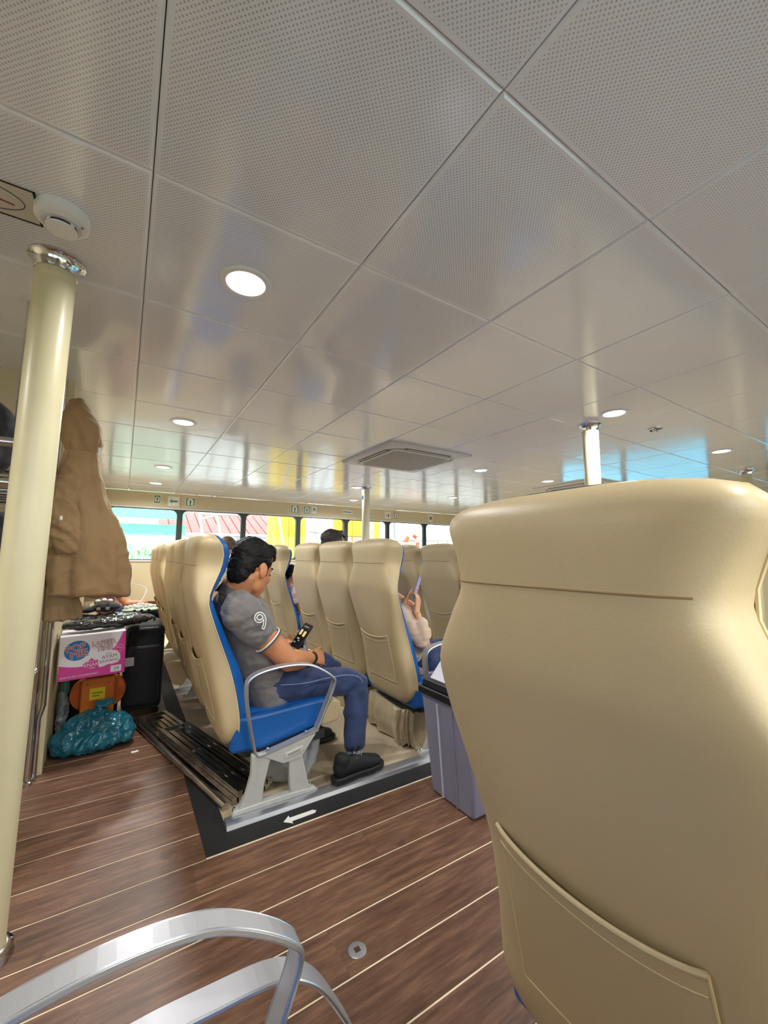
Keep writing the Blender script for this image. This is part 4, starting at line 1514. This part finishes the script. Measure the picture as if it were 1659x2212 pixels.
# noodle carton
bx = tag(empty('noodle_carton', (-.112, 3.0, .436)), 'pink and white instant noodle carton stacked among the luggage', 'carton')
bx.rotation_euler = (0, R_(-1.5), R_(3))
CW, CH, CD = .318, .246, .26
M_CARD = mat('white_carton_print', C(222, 220, 226), .5)
M_PINK = mat('magenta_print', C(204, 62, 150), .5)
M_BLUEP = mat('blue_print', C(32, 110, 178), .5)
M_REDP = mat('red_print', C(178, 32, 62), .5)
M_PLUM = mat('plum_print', C(128, 48, 88), .5)
M_NAVYP = mat('navy_print', C(40, 80, 150), .5)
ob('box', MB().box(-CW / 2, CW / 2, 0, CD, 0, CH), [M_CARD], bx, bevel=.002, smooth=False)
ob('side_print', MB().box(CW / 2, CW / 2 + .0008, .004, CD - .004, .004, CH - .004), M_PLUM, bx, smooth=False)
ob('flap', MB().box(CW / 2 + .001, CW / 2 + .05, .03, .035, .02, .07), mat('clear_tape_film', C(150, 150, 156), .2), bx, smooth=False)


def fx(u, v):                            # print position on the carton face, u right 0..1, v up 0..1
    return (-CW / 2 + u * CW, v * CH)


def face(name, poly, m, d, par=bx):
    return ob(name, MB().prism(poly, -d - .0004, -d), m, par, smooth=False)


wave = [fx(0, 0), fx(1, 0), fx(1, 1), fx(.955, .985)] + [fx(*q) for q in ((.90, .80), (.83, .64), (.76, .53), (.68, .44), (.60, .36), (.50, .305), (.38, .275), (.26, .275), (.14, .30), (.0, .345))]
face('magenta_band', wave, M_PINK, 0)


def ellp(u, v, a, b, rot=0, n=32, su=CW, sv=CH):
    out = []
    for k in range(n):
        t = 2 * PI * k / n
        x, z = a * math.cos(t), b * math.sin(t)
        out.append((-CW / 2 + u * CW + x * math.cos(rot) - z * math.sin(rot), v * CH + x * math.sin(rot) + z * math.cos(rot)))
    return out


def word(body, u, v, size, m, d, rot=0, name='lettering', **k):
    x, z = fx(u, v)
    o = lettering(body, size, m, bx, (x, -d - .0003, z), (R_(90), -rot, 0), name, **k)
    return o


face('logo_disc', ellp(.255, .655, .060, .0555, .25), M_BLUEP, .0006)
for wd, u, v, s in (('POP', .235, .715, .052), ('MIE', .285, .565, .056)):
    word(wd, u, v, s, M_CARD, .0004, .16, 'lettering_edge', outline=.0026)
    word(wd, u, v, s, M_REDP, .0030, .16, extrude=.0002)
for wd, u, v, s in (('LAPEER', .655, .765, .036), ('TIME', .670, .630, .038)):
    word(wd, u, v, s, M_REDP, .0004, .06, 'lettering_edge', outline=.0019)
    word(wd, u, v, s, M_CARD, .0024, .06, extrude=.0002)
blob = [fx(*q) for q in ((.595, .20), (.575, .32), (.60, .45), (.67, .54), (.77, .575), (.86, .55), (.915, .46), (.925, .35), (.89, .265), (.80, .24), (.73, .245), (.66, .21))]
face('cloud_panel', blob, M_CARD, .0012)
word('RASA', .735, .50, .012, M_PLUM, .0018, .04, extrude=.0002)
word('AYAM', .750, .425, .028, M_PLUM, .0018, .06, extrude=.0002)
word('BAWANG', .748, .325, .0215, M_PLUM, .0018, .06, extrude=.0002)
face('round_badge', ellp(.90, .60, .022, .019), M_PINK, .0006)
ob('badge_ring', MB().tube([(x, -.0012, z) for x, z in ellp(.90, .60, .023, .020)], .0008, 5, True), M_CARD, bx)
word('BARU', .90, .61, .010, M_CARD, .0012, -.3, extrude=.0002)
face('star_badge', [fx(*q) for q in ((.345, .315), (.40, .37), (.44, .395), (.475, .45), (.51, .395), (.575, .385), (.57, .24), (.52, .18), (.45, .165), (.395, .22))], M_PINK, .0010)
word('ENAK', .475, .285, .027, M_CARD, .0016, .04, extrude=.0002)
word('SEMUANYA', .475, .365, .010, M_CARD, .0016, .04, extrude=.0002)
word('+ SERU', .475, .215, .012, M_CARD, .0016, .04, extrude=.0002)
face('count_panel', [fx(.775, .045), fx(.945, .045), fx(.945, .195), fx(.775, .195)], M_CARD, .0010)
word('24', .862, .12, .027, M_NAVYP, .0016, 0, extrude=.0002)
word('BPOM RI MD 249935906400027', .305, .070, .0135, M_CARD, .0010, .015, extrude=.0002)

# orange case below it
M_ORANGE = mat('orange_plastic', C(206, 112, 36), .4)
M_ORANGE_D = mat('dark_orange_plastic', C(190, 88, 20), .45)
e = tag(empty('orange_float_case', (-.085, 3.26, 0)), 'orange rescue light case with yellow label under the noodle carton', 'case')
ob('case_body', MB().box(-.088, .088, -.05, .07, .001, .375), M_ORANGE, e, bevel=.008)
ob('label_plate', MB().box(-.042, .038, -.0522, -.05, .245, .315), mat('yellow_label', C(226, 206, 30), .5), e, smooth=False)
ob('label_print', MB().box(-.03, .026, -.0528, -.0522, .282, .288).box(-.03, .01, -.0528, -.0522, .266, .271), mat('label_ink', C(120, 110, 20), .6), e, smooth=False)
for sx in (-1, 1):
    ob('round_end', MB().lathe([(.005, -.03), (.10, -.03), (.105, -.02), (.105, .02), (.10, .03), (.005, .03)], 32).xf(Matrix.Translation((sx * .045, .03, .27)) @ Matrix.Rotation(R_(90), 4, 'X')), M_ORANGE_D, e)
    ob('screw', MB().ell((sx * .055, -.051, .34), (.006, .004, .006), 10, 8), M_ORANGE_D, e)
ob('handle', MB().box(-.075, .085, -.025, .045, .375, .392).box(-.066, .076, -.02, .04, .392, .41), M_ORANGE_D, e, bevel=.004)
ob('cap', MB().box(-.05, .055, -.012, .03, .41, .434), mat('brown_rubber', C(84, 44, 20), .6), e, bevel=.004)
# black crate behind that carries the carton
e = tag(empty('black_crate', (-.125, 3.50, 0)), 'black crate behind the orange case, mostly in shadow', 'crate')
ob('tub', MB().box(-.15, .15, -.14, .16, .001, .40), M_BLACK, e, bevel=.01)
ob('rim', MB().box(-.158, .158, -.148, .168, .40, .425), M_BLACK, e, bevel=.006)

# teal plastic bag
M_TEAL = mat('teal_plastic_film', C(22, 98, 118), .22, 0, .6, var=(8, .2))
e = tag(empty('plastic_bag', (-.09, 3.09, 0)), 'stuffed teal plastic bag lying on the wood floor by the rack', 'bag')
mb = MB().ell((-.075, -.01, .070), (.135, .11, .072)).ell((.065, .01, .092), (.135, .105, .092)).ell((-.01, .02, .13), (.14, .085, .080)).limb([(-.16, -.02, .045, .08, .045), (.0, -.03, .06, .10, .06), (.15, .0, .07, .09, .068)])
mb.limb([(.03, .02, .19, .05, .04), (.02, .03, .235, .045, .02), (.09, .02, .245, .03, .012)], lat=(0, 1, 0))
fused('film', mb, M_TEAL, e, .0045, 2, sharp_wrinkle(.0095, 15, 4))
e = tag(empty('clear_plastic_bag', (-.262, 3.275, 0)), 'clear plastic bag of small things between the rack post and orange case', 'bag')
fused('film', MB().ell((0, 0, .17), (.026, .06, .17)), mat('cloudy_film', C(120, 132, 136), .2, 0, .6, var=(20, .4)), e, .007, 2, sharp_wrinkle(.008, 18, 9))
ob('bottle', MB().lathe([(.02, .30), (.022, .31), (.022, .36), (.012, .385), (.012, .40)], 16, (.005, -.02, 0)), mat('green_bottle', C(60, 120, 100), .3), e)

# black suitcase and bags stacked with it
e = tag(empty('suitcase', (.17, 3.68, 0)), 'upright black fabric suitcase behind the row of seats', 'suitcase')
ob('shell', MB().box(-.125, .125, -.22, .22, .045, .64), M_BLACKF, e, bevel=.045, seg=4)
ob('front_pocket', MB().box(-.10, .10, -.245, -.215, .10, .50), M_BLACKF, e, bevel=.02)
ob('zip', MB().tube([(x, -.222, z) for x, z in rrect(-.112, .112, .06, .62, .04)], .004, 6, True), M_BLACK, e)
for sx in (-1, 1):
    for sy in (-1, 1):
        ob('wheel', MB().lathe([(.024, -.01), (.024, .01)], 16).xf(Matrix.Translation((sx * .09, sy * .16, .026)) @ Matrix.Rotation(R_(90), 4, 'X')), M_BLACK, e)
ob('handle', MB().tube(smoothpath([(-.06, 0, .635), (-.05, 0, .675), (.05, 0, .675), (.06, 0, .635)]), .009, 8), M_BLACK, e)
e = tag(empty('black_plastic_bundle', (-.09, 3.38, .694)), 'shiny black plastic wrapped bundle lying on top of the noodle carton', 'bundle')
fused('film', MB().limb([(-.17, -.26, .028, .05, .022), (-.06, -.27, .030, .06, .026), (.08, -.24, .028, .06, .025), (.20, -.12, .022, .05, .022), (.27, .0, .018, .04, .018)], lat=(0, 1, 0)).limb([(-.15, .0, .03, .10, .024), (.05, .0, .03, .10, .026), (.22, .06, .02, .08, .02)], lat=(0, 1, 0)), mat('shiny_black_film', C(26, 28, 32), .16, 0, .7), e, .007, 2, sharp_wrinkle(.006, 15, 2))
e = tag(empty('black_shoulder_bag', (-.10, 3.44, .757)), 'small black bag with buckles lying on the black plastic bundle', 'bag')
fused('body', MB().ell((.02, 0, .032), (.085, .07, .034)).ell((-.09, .0, .02), (.07, .06, .022)), M_BLACKF, e, .008, 2, wrinkle(.006, 18))
for q in (-.02, .03):
    ob('strap', MB().tube(smoothpath([(q, -.075, .02), (q, -.05, .062), (q, .03, .068)]), .009, 6), M_BLACK, e)
    ob('buckle', MB().box(q - .012, q + .012, -.082, -.070, .02, .04), M_CHROME, e, bevel=.002)
for q in range(3):
    ob('charm', MB().ell((-.03 + .035 * q, .02, .072 + .006 * (q % 2)), (.017, .014, .013), 12, 8), mat('glossy_white', C(226, 226, 220), .2), e)
e = tag(empty('white_beaded_pouch', (.13, 3.57, .732)), 'white beaded pouch lying on top of the black suitcase', 'pouch')
ob('base', MB().ell((0, 0, .012), (.12, .07, .020), 20, 10), mat('green_white_cloth', C(190, 206, 190), .8), e)
for q in range(26):
    a = random.uniform(0, 2 * PI)
    rr = random.uniform(.0, 1) ** .6
    ob('bead', MB().ell((.105 * rr * math.cos(a), .055 * rr * math.sin(a), .030 + .022 * (1 - rr)), (.014, .009, .013), 8, 6), MATS['glossy_white'], e)
for q in range(3):
    ob('dark_bead', MB().ell((-.04 + .045 * q, -.07, .012), (.011, .006, .010), 8, 6), M_BLACK, e)
ob('cord', MB().tube(smoothpath([(-.02, .02, .05), (.02, .06, .10), (.03, .12, .16), (-.05, .18, .19), (-.14, .22, .20)]), .0025, 6), MATS['glossy_white'], e)
e = tag(empty('orange_plastic_bag', (-.02, 5.05, .80)), 'bit of orange plastic bag peeking out right of the hanging jacket', 'bag')
fused('film', MB().ell((0, 0, .09), (.07, .06, .09)).limb([(.02, 0, .03, .03, .02), (.05, -.01, -.03, .012, .01)]), mat('orange_film', C(226, 160, 40), .3), e, .008, 2, sharp_wrinkle(.008, 16, 5))
sh_ = tag(empty('wall_shelf', (-.16, 5.05, .80)), 'narrow cream shelf on the wall carrying the orange plastic bag', 'shelf')
ob('board', MB().box(-.139, .22, -.10, .10, -.04, -.022), M_CREAM, sh_, bevel=.003)
ob('bracket', MB().prism([(-.139, -.04), (.10, -.04), (-.139, -.16)], -.01, .01), M_CREAM, sh_)


# steel tube frames lying on the floor under the seats
def tube_frame(pts_far, pts_near, z, label, n=3):
    (ax, ay), (bx_, by) = pts_far
    (cx_, cy), (dx, dy) = pts_near
    e = empty('steel_tube_frame', ((ax + dx) / 2, (ay + dy) / 2, 0))
    ox, oy = e.location.x, e.location.y
    w = math.hypot(bx_ - ax, by - ay)
    for q in range(n):
        f = q * .034 / w
        g = q * .075
        A = V((ax, ay, z)).lerp(V((bx_, by, z)), f)
        B = V((bx_, by, z)).lerp(V((ax, ay, z)), f)
        Cn = V((cx_, cy, z)).lerp(V((dx, dy, z)), f)
        D = V((dx, dy, z)).lerp(V((cx_, cy, z)), f)
        u = (Cn - A).normalized()
        v = (D - B).normalized()
        A, B = A + u * g, B + v * g
        pts = [Cn, A, B, D]
        ob('tube', MB().tube([(p.x - ox, p.y - oy, p.z) for p in pts], 0, flat=(.013, .013, (0, 0, 1))), M_DCHROME, e, bevel=.005)
    for t in (.42, .80):
        A = V((ax, ay, z)).lerp(V((cx_, cy, z)), t)
        B = V((bx_, by, z)).lerp(V((dx, dy, z)), t)
        ob('crossbar', MB().tube([(A.x - ox, A.y - oy, z - .002), (B.x - ox, B.y - oy, z - .002)], .011, 8), M_DCHROME, e)
    return tag(e, label, 'frame', 'steel tube frames on the floor')


tube_frame(((.150, 3.40), (.315, 3.44)), ((.50, 2.06), (.665, 2.10)), .016, 'lowest dark steel tube frame on the floor behind the man, reaching farthest back')
tube_frame(((.265, 3.02), (.415, 3.05)), ((.525, 2.06), (.675, 2.09)), .044, 'upper steel tube frame stacked on the first, behind the man')
e = tag(empty('loose_steel_tube', (.30, 2.5, 0)), 'loose long steel tube lying along the left edge of the frames', 'tube')
ob('tube', MB().tube([(-.205, .98, .017), (.155, -.46, .017)], .016, 12), M_DCHROME, e)
ob('end_cap', MB().ell((-.205, .98, .017), (.0165, .0165, .0165), 10, 8), M_BLACK, e)

# bags under the seats
e = tag(empty('grey_cloth_bag', (.76, 2.16, 0)), "grey cloth bag stuffed under the man's seat", 'bag')
fused('body', MB().ell((0, .02, .105), (.125, .13, .105)).limb([(.09, -.02, .03, .06, .03), (.13, -.03, .10, .07, .03), (.14, -.03, .19, .07, .03)]), mat('grey_nylon', C(166, 168, 168), .6, var=(8, .08)), e, .010, 2, sharp_wrinkle(.008, 11, 1))
M_WRAP = mat('beige_plastic_wrap', C(182, 166, 136), .35, 0, .5, var=(8, .18))
for q, lb in (() if 0 else ((0, 'crumpled beige plastic wrapped bundle under the seat ahead, nearest the aisle'), (1, 'crumpled beige plastic wrapped bundle under the second seat ahead'))):
    e = tag(empty('wrapped_bundle', (1.575, 2.30 + .55 * q, 0)), lb, 'bundle', 'bundles under the seats ahead')
    rg = []
    for z in [.012 + .20 * k / 14 for k in range(15)]:
        ring = []
        for i in range(90):
            t = 2 * PI * i / 90
            f = .012 * math.sin(17 * t + q + 2 * z) + .008 * math.sin(29 * t + 9 * z) + .006 * mnoise.noise(V((t * 3, z * 20, q)))
            ring.append(((.085 + .02 * math.sin(z * 14) + f) * math.copysign(abs(math.cos(t)) ** .45, math.cos(t)), (.235 + f) * math.copysign(abs(math.sin(t)) ** .45, math.sin(t)), z + .012 * math.sin(5 * t + q)))
        rg.append(ring)
    ob('film', MB().rings(rg), M_WRAP, e, angle=70)

# waste bin
e = tag(empty('waste_bin', (1.345, 1.53, 0)), 'tall lavender grey waste bin with black lid beside the aisle', 'bin')
M_LAV = mat('lavender_grey_plastic', C(126, 126, 146), .5, var=(6, .05))
zb_, zt_ = .0015, .47
r0 = [(0.005, -.145), (.265, -.145), (.265, .135), (.005, .135)]
r1 = [(-.03, -.185), (.30, -.185), (.30, .175), (-.03, .175)]
ob('tub', MB().rings([[(x, y, zb_) for x, y in r0], [(x, y, zt_) for x, y in r1]]), M_LAV, e, bevel=.012)
ob('rib', MB().rings([[(x, y, .01) for x, y in ((-.001, .045), (.004, .045), (.004, .052), (-.001, .052))], [(x, y, .44) for x, y in ((-.033, .048), (-.026, .048), (-.026, .056), (-.033, .056))]]), mat('pale_lavender_plastic', C(190, 188, 206), .5), e, smooth=False)
ob('rib', MB().rings([[(x, y, .01) for x, y in ((-.001, -.052), (.004, -.052), (.004, -.045), (-.001, -.045))], [(x, y, .44) for x, y in ((-.033, -.056), (-.026, -.056), (-.026, -.048), (-.033, -.048))]]), M_LAV, e, smooth=False)
ob('lid_rim', MB().box(-.042, .312, -.197, .187, .462, .500), M_BLACK, e, bevel=.006)
ob('lid', MB().rings([[(x, y, .500) for x, y in ((-.03, -.185), (.30, -.185), (.30, .175), (-.03, .175))], [(x, y, .535) for x, y in ((-.022, -.175), (.292, -.175), (.292, .165), (-.022, .165))]]), M_BLACK, e, bevel=.006)
ob('swing_flap', MB().prism([(-.005, .535), (.275, .535), (.205, .610), (.065, .610)], -.15, .14), mat('pale_grey_plastic', C(196, 194, 210), .4), e, bevel=.006)

# small things on the floor
e = tag(empty('floor_socket', (.646, 1.150, 0)), 'round metal floor socket with a square hole in the wood planks', 'floor fitting')
ob('disc', MB().lathe([(.027, .0002), (.027, .002), (.024, .003), (.0, .003)], 28), M_ALU, e)
ob('square_hole', MB().box(-.0085, .0085, -.0085, .0085, .0028, .0034), mat('hole_brown', C(60, 44, 34), .7), e, smooth=False)
e = tag(empty('floor_arrow', (.73, 1.822, .0015)), 'white arrow sticker on the black floor strip pointing left', 'sticker')
ar = ob('arrow', MB().prism([(-.078, 0), (-.045, .030), (-.045, .014), (.062, .013), (.075, .0), (.062, -.013), (-.045, -.014), (-.045, -.030)], 0, .0008, 'xy'), M_SWHITE, e, smooth=False)
e = tag(empty('paper_scrap', (.125, 2.90, 0)), 'tiny white paper scrap on the planks beside the steel frames', 'litter')
ob('scrap', MB().prism([(-.02, -.008), (.0, -.012), (.02, -.004), (.012, .01), (-.004, .004), (-.016, .012)], .0003, .004, 'xy'), M_SWHITE, e, smooth=False)
e = tag(empty('air_freshener', (2.86, 5.06, 1.98)), 'tiny blue hanging tag beside the top of the thin pillar', 'tag')
ob('tag', MB().box(-.012, .012, -.003, .003, -.03, .03), mat('pale_blue', C(130, 180, 220), .5), e, bevel=.002)
ob('string', MB().tube([(0, 0, .03), (.0, 0, .166)], .002, 5), M_BLACK, e)


# ================================================================== outside the windows
M_QUAY = mat('pale_concrete', C(196, 198, 196), .8, var=(2, .1))
struct(ob('ground_quay', MB().box(-40, 60, 9.9, 80, -1.4, -.7), M_QUAY, smooth=False))
struct(ob('ground_water', MB().box(-60, 90, -60, 9.9, -1.8, -1.5), mat('grey_green_water', C(120, 140, 138), .15), smooth=False))


def gp(px_, py_, Y):
    return onY(px_, py_, Y)


# green roofed shed
e = tag(empty('green_shed', (0.2, 17.5, -.7)), 'green roofed shed with white posts seen through the leftmost window', 'building')
M_GR = mat('green_sheet_roof', C(96, 190, 150), .6, var=(3, .1))
ob('roof', MB().prism([(15.6, 2.35), (15.9, 2.75), (21.5, 5.6), (21.5, 5.3), (15.9, 2.5)], -7, 1.75, 'yz').xf(Matrix.Translation((-.2, -17.5, .7))), M_GR, e, smooth=False)
ob('fascia', MB().box(-7.2, 1.55, -1.98, -1.9, 2.45, 2.86), M_GR, e, smooth=False)
ob('gutter', MB().box(-7.2, 1.55, -2.06, -1.96, 2.40, 2.48), M_SWHITE, e, smooth=False)
ob('eave_board', MB().box(-7.2, .85, -2.6, -2.5, 2.18, 2.38), mat('pale_green_board', C(196, 236, 224), .6), e, smooth=False)
for x in (-3.2, -1.75, -.3, .85):
    ob('post', MB().box(x - .05, x + .05, -2.0, -1.9, 0.0, 2.5), M_SWHITE, e, smooth=False)
for q in range(14):
    ob('back_panel', MB().box(-7 + .62 * q, -7 + .62 * q + .58, 1.5, 1.6, 0, 2.6), mat('pale_grey_wall', C(196, 204, 208), .7, var=(3, .2)), e, smooth=False)
# hedge
M_LEAF = mat('bright_hedge_leaf', C(112, 168, 92), .7, var=(6, .3))
hb = MB()
rnd = random.Random(3)
for q in range(900):
    c = V((rnd.uniform(-2.2, 1.25), rnd.uniform(11.2, 12.0), rnd.uniform(-.6, 1.30) + .12 * mnoise.noise(V((q * .1, 0, 0)))))
    u = V((rnd.uniform(-1, 1), rnd.uniform(-1, 1), rnd.uniform(-1, 1))).normalized()
    v = u.orthogonal().normalized()
    s = rnd.uniform(.04, .09)
    hb.add([c - u * s, c + v * s * .5, c + u * s, c - v * s * .5], [(0, 1, 2, 3)])
hg = tag(ob('hedge', hb, M_LEAF, smooth=False), 'bright green hedge below the green shed outside the left window', 'hedge')
hg['kind'] = 'stuff'
# red roofed terminal
e = tag(empty('terminal_building', (6.5, 24, -.7)), 'long white harbour building with a red tiled roof', 'building')
M_RED = mat('pale_red_roof_tile', C(176, 100, 96), .7, var=(2, .12, (1, .2, 1)))
ob('wall', MB().box(-4.6, 1.7, 0.4, 5, 0, 3.0), mat('off_white_wall', C(214, 218, 222), .7), e, smooth=False)
for q in range(14):
    ob('tile_row', MB().box(-5.0 + .5 * q, -5.0 + .5 * q + .44, -.3, 3.6, 0, .06).xf(Matrix.Translation((0, 0, 3.1)) @ Matrix.Rotation(R_(22), 4, 'X')), M_RED, e, smooth=False)
ob('roof_deck', MB().box(-5.0, 2.0, -.3, 3.6, -.06, -.01).xf(Matrix.Translation((0, 0, 3.1)) @ Matrix.Rotation(R_(22), 4, 'X')), M_RED, e, smooth=False)
ob('gutter', MB().box(-5.0, 2.0, -.45, -.3, 2.92, 3.02), M_SWHITE, e, smooth=False)
for q in range(7):
    w_ = ob('window', MB().box(-4.4 + .9 * q, -4.4 + .9 * q + .72, .36, .42, 1.0, 2.6), mat('hazy_window', C(150, 164, 174), .3), e, smooth=False)
    ob('frame_bar', MB().box(-4.4 + .9 * q + .34, -4.4 + .9 * q + .38, .33, .37, 1.0, 2.6), M_SWHITE, w_, smooth=False)
# white roofed shed to the right of it
e = tag(empty('white_shed', (11.0, 21, -.7)), 'white metal roofed shed between the yellow posts', 'building')
ob('wall', MB().box(-2.2, 2.6, 0, 4, 0, 2.55), mat('grey_block_wall', C(176, 184, 190), .7, var=(3, .1)), e, smooth=False)
ob('roof', MB().prism([(-.5, 2.5), (5.0, 4.6), (5.0, 4.7), (-.5, 2.62)], -2.6, 3.0, 'yz'), mat('white_metal_roof', C(226, 226, 234), .6), e, smooth=False)
ob('red_gable', MB().prism([(-1.7, 2.7), (-.2, 2.7), (-.2, 4.0)], -.62, -.52), M_RED, e, smooth=False)
for q in range(4):
    ob('window', MB().box(-1.9 + 1.1 * q, -1.9 + 1.1 * q + .8, -.04, 0, 1.2, 2.1), MATS['hazy_window'], e, smooth=False)
# yellow mooring posts
M_YEL = mat('yellow_paint', C(220, 186, 56), .6, var=(4, .1))
M_RUSTY = mat('grey_worn_concrete', C(176, 164, 160), .8, var=(8, .25))


def post(x0, x1, Y, split, label, edge=0):
    e = empty('mooring_post', ((x0 + x1) / 2, Y, -.7))
    h = (x1 - x0) / 2
    if split:
        ob('lower_shaft', MB().box(-h, h, 0, 2 * h, 0, split + .7), M_RUSTY, e, bevel=.03)
        ob('yellow_band', MB().box(-h - .005, h + .005, -.005, 2 * h, split + .7, 5.5), M_YEL, e, bevel=.03)
    else:
        ob('shaft', MB().box(-h, h, 0, 2 * h, 0, 5.5), M_YEL, e, bevel=.03)
    ob('stripe', MB().box(-h * .2, -h * .12, -.012, 0, .6, 5.4), mat('dark_yellow_stain', C(196, 150, 40), .7), e, smooth=False)
    return tag(e, label, 'mooring post', 'yellow mooring posts')


post(3.49, 4.36, 11, 0, 'broad yellow post behind the third mullion, above the white car')
post(5.30, 5.52, 11, 0, 'narrow yellow post left of the fourth mullion')
post(5.58, 6.28, 11.0, 1.72, 'brightest yellow post with worn grey base, left of the thin pillar')
post(6.47, 6.98, 11.2, 0, 'grey and yellow post right of the thin pillar')
ob_ = [o for o in COL.objects if o.name.startswith('mooring_post')][-1]
ob('worn_face', MB().box(-.262, .03, -.018, -.002, .6, 5.4), M_RUSTY, ob_, smooth=False)
# white gangway frame
M_WST = mat('white_painted_steel', C(186, 186, 180), .5)
e = tag(empty('gangway_frame', (1.6, 9.4, -.7)), 'white steel gangway frame with slanted posts outside the second window', 'gangway')
for a, b, Y0_ in (((430, 1105), (440, 1172), 9.4), ((466, 1106), (482, 1180), 9.4), ((602, 1115), (612, 1180), 9.6), ((664, 1120), (670, 1178), 9.6), ((672, 1120), (690, 1180), 9.6)):
    A, B = onY(*a, Y0_), onY(*b, Y0_)
    dv = (B - A).normalized()
    A, B = A - dv * .6, B + dv * ((B.z + .7) / -dv.z)
    ob('post', MB().tube([A - e.location, B - e.location], .030, 10), M_WST, e)
for a, b in (((432, 1122), (470, 1112)), ((432, 1110), (520, 1113)), ((668, 1148), (690, 1150))):
    ob('brace', MB().tube([onY(*a, 9.4) - e.location, onY(*b, 9.4) - e.location], .028, 8), M_WST, e)
# ship's rail with lifebuoy on the right
e = tag(empty('white_railing', (7.6, 9.3, -.7)), 'white steel railing of the next boat outside the right windows', 'railing')
for z in (1.55, 1.95, 2.25):
    ob('rail', MB().tube([(-1.6, 0, z), (2.6, .15, z + .12)], .028, 8), M_WST, e)
for q in range(12):
    x = -1.6 + .38 * q
    ob('stanchion', MB().tube([(x, .14 * q / 11, 0), (x, .14 * q / 11, 2.30)], .02, 8), M_WST, e)
for q in range(4):
    ob('diagonal', MB().tube([(-1.4 + 1.0 * q, .05, 1.55), (-.9 + 1.0 * q, .1, 2.28)], .016, 6), MATS['off_white_wall'], e)
ob('mast', MB().tube([(-1.05, .3, 1.5), (-1.25, .3, 4.5)], .03, 8), mat('grey_steel', C(150, 154, 156), .5), e)
bt = tag(empty('neighbouring_boat', (9.0, 10.3, -1.5)), 'pale deckhouse of a boat behind the white railing outside the right windows', 'boat')
ob('deckhouse', MB().box(-1.5, 2.6, 0, 2, .9, 3.0), mat('grey_white_paint', C(206, 210, 210), .6), bt, smooth=False)
ob('hull', MB().box(-1.7, 3.2, -.2, 2.2, .01, .92), M_SWHITE, bt, bevel=.05)
for q in range(4):
    ob('porthole', MB().lathe([(.16, 0), (.16, .02), (.0, .02)], 20).xf(Matrix.Translation((-1.0 + .8 * q, -.001, 2.3)) @ Matrix.Rotation(R_(90), 4, 'X')), MATS['hazy_window'], bt)
e = tag(empty('lifebuoy', (6.83, 9.235, 1.52)), 'orange and white lifebuoy hanging on the white railing', 'lifebuoy')
M_LB = mat('lifebuoy_orange', C(236, 110, 60), .5)
for q in range(8):
    t0, t1 = 2 * PI * q / 8, 2 * PI * (q + 1) / 8
    ob('segment', MB().tube([(.20 * math.cos(t), 0, .20 * math.sin(t)) for t in [t0 + (t1 - t0) * k / 6 for k in range(7)]], .055, 10), M_LB if q % 2 else M_SWHITE, e)
# parked car
e = tag(empty('white_car', (4.15, 13.2, -.7)), 'white car parked below the broad yellow post', 'car')
ob('body', MB().prism([(-1.3, .3), (1.3, .3), (1.35, .8), (.9, 1.0), (.5, 1.72), (-.7, 1.75), (-1.25, 1.1)], -.8, .8), M_SWHITE, e, bevel=.08, seg=3)
ob('windscreen', MB().prism([(.56, 1.1), (.50, 1.60), (-.62, 1.62), (-1.0, 1.15)], -.815, -.79), MATS['hazy_window'], e, smooth=False)
for sx in (-.8, .8):
    ob('wheel', MB().lathe([(.30, -.1), (.30, .1)], 20).xf(Matrix.Translation((sx, -.72, .301)) @ Matrix.Rotation(R_(90), 4, 'X')), M_BLACK, e)
